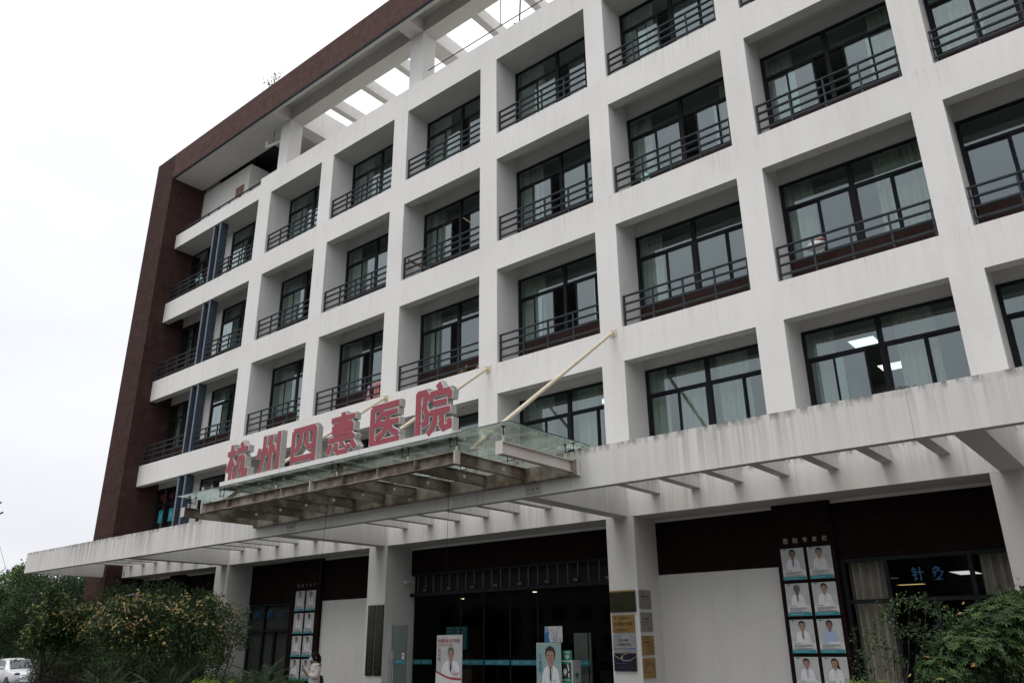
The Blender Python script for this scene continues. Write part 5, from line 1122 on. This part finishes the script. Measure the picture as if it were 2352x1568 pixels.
for sg in (-1, 1):      # hands: palm, four unequal curled fingers and a thumb round the phone
    p0 = Vector((.20, sg*.05, 1.14)); pts = [(*p0, .020), (*(p0+Vector((.035, -sg*.005, .03))), .024), (*(p0+Vector((.06, -sg*.01, .055))), .022)]; e = [(0, 1), (1, 2)]
    for q, (ln_, off) in enumerate(((.050, -.018), (.058, -.006), (.054, .006), (.042, .018))):
        b0 = p0+Vector((.065, -sg*.01, .06))+Vector((-.6, 0, .6)).normalized()*off; i0 = len(pts); pts.append((*b0, .009)); e.append((2, i0))
        m1 = b0+Vector((.02, -sg*.012, .016))*(ln_/.05); m2_ = m1+Vector((.0, -sg*.022, .008))*(ln_/.05); pts += [(*m1, .0085), (*m2_, .0075)]; e += [(i0, i0+1), (i0+1, i0+2)]
    i0 = len(pts); pts += [(*(p0+Vector((.02, -sg*.022, .05))), .010), (*(p0+Vector((.03, -sg*.036, .078))), .009)]; e += [(1, i0), (i0, i0+1)]
    skinned('hand', pts, e, 'skin', pr, 1)
top = [(0, 0, .84, .145, .175), (0, 0, 1.0, .125, .155), (0, 0, 1.15, .125, .16), (-.01, 0, 1.27, .105, .14), (0, 0, 1.325, .065)]; e = [(0, 1), (1, 2), (2, 3), (3, 4)]
for sg in (-1, 1):
    n0 = len(top); top += [(-.01, sg*.095, 1.265, .095), (-.01, sg*.165, 1.225, .082), (.02, sg*.215, 1.05, .076), (.10, sg*.15, 1.075, .062), (.165, sg*.085, 1.115, .042)]; e += [(3, n0), (n0, n0+1), (n0+1, n0+2), (n0+2, n0+3), (n0+3, n0+4)]
skinned('sweater', top, e, 'knit', pr)
sk_ = [(0, 0, .9, .15, .17), (0, 0, .7, .17, .19), (0, 0, .45, .19, .21)]; skinned('skirt', sk_, [(0, 1), (1, 2)], 'trouser', pr)
s = MB()
s.ball((.015, 0, 1.475), .105, 'p_hair', 18, 14, (1.0, .92, 1.02)); s.ball((-.07, .0, 1.40), .075, 'p_hair', 12, 10, (.8, .95, 1.5)); s.build('hair', pr, smooth=True)
s = MB(); s.ball((.075, 0, 1.455), .07, 'skin', 14, 12, (.75, .92, 1.05)); s.ball((.135, 0, 1.452), .012, 'skin', 8, 6)
for sg in (-1, 1): s.ball((.118, sg*.028, 1.475), .011, 'p_hair', 8, 6, (.5, 1.1, .6)); s.ball((.02, sg*.09, 1.455), .022, 'skin', 8, 6, (.7, .4, 1.2))
s.build('face', pr, smooth=True)
s = MB(); s.ball((.093, 0, 1.418), .062, 'mask', 14, 10, (.95, .95, .85)); s.build('face_mask', pr, smooth=True)
ph = thing('phone', 'dark phone held in front of the person in the cream top', 'phone', (PP.x, PP.y, GZ), PZ); s = MB(); s.bar((.25, -.0, 1.18), (.29, 0, 1.30), .075, .010, 'phone', (1, 0, -.3)); s.build('phone_body', ph)
bgp = thing('shoulder_bag', 'black bag hanging at the back of the person in the cream top', 'bag', (PP.x, PP.y, GZ), PZ); s = MB(); s.ball((-.17, -.06, .95), .11, 'bagcloth', 14, 10, (.5, .9, 1.2)); s.build('bag_body', bgp, smooth=True)
s = MB(); s.tube((-.17, -.1, 1.03), (-.04, -.14, 1.33), .012, 'bagcloth', 6); s.tube((-.04, -.14, 1.33), (.1, -.12, 1.2), .012, 'bagcloth', 6); s.build('strap', bgp)
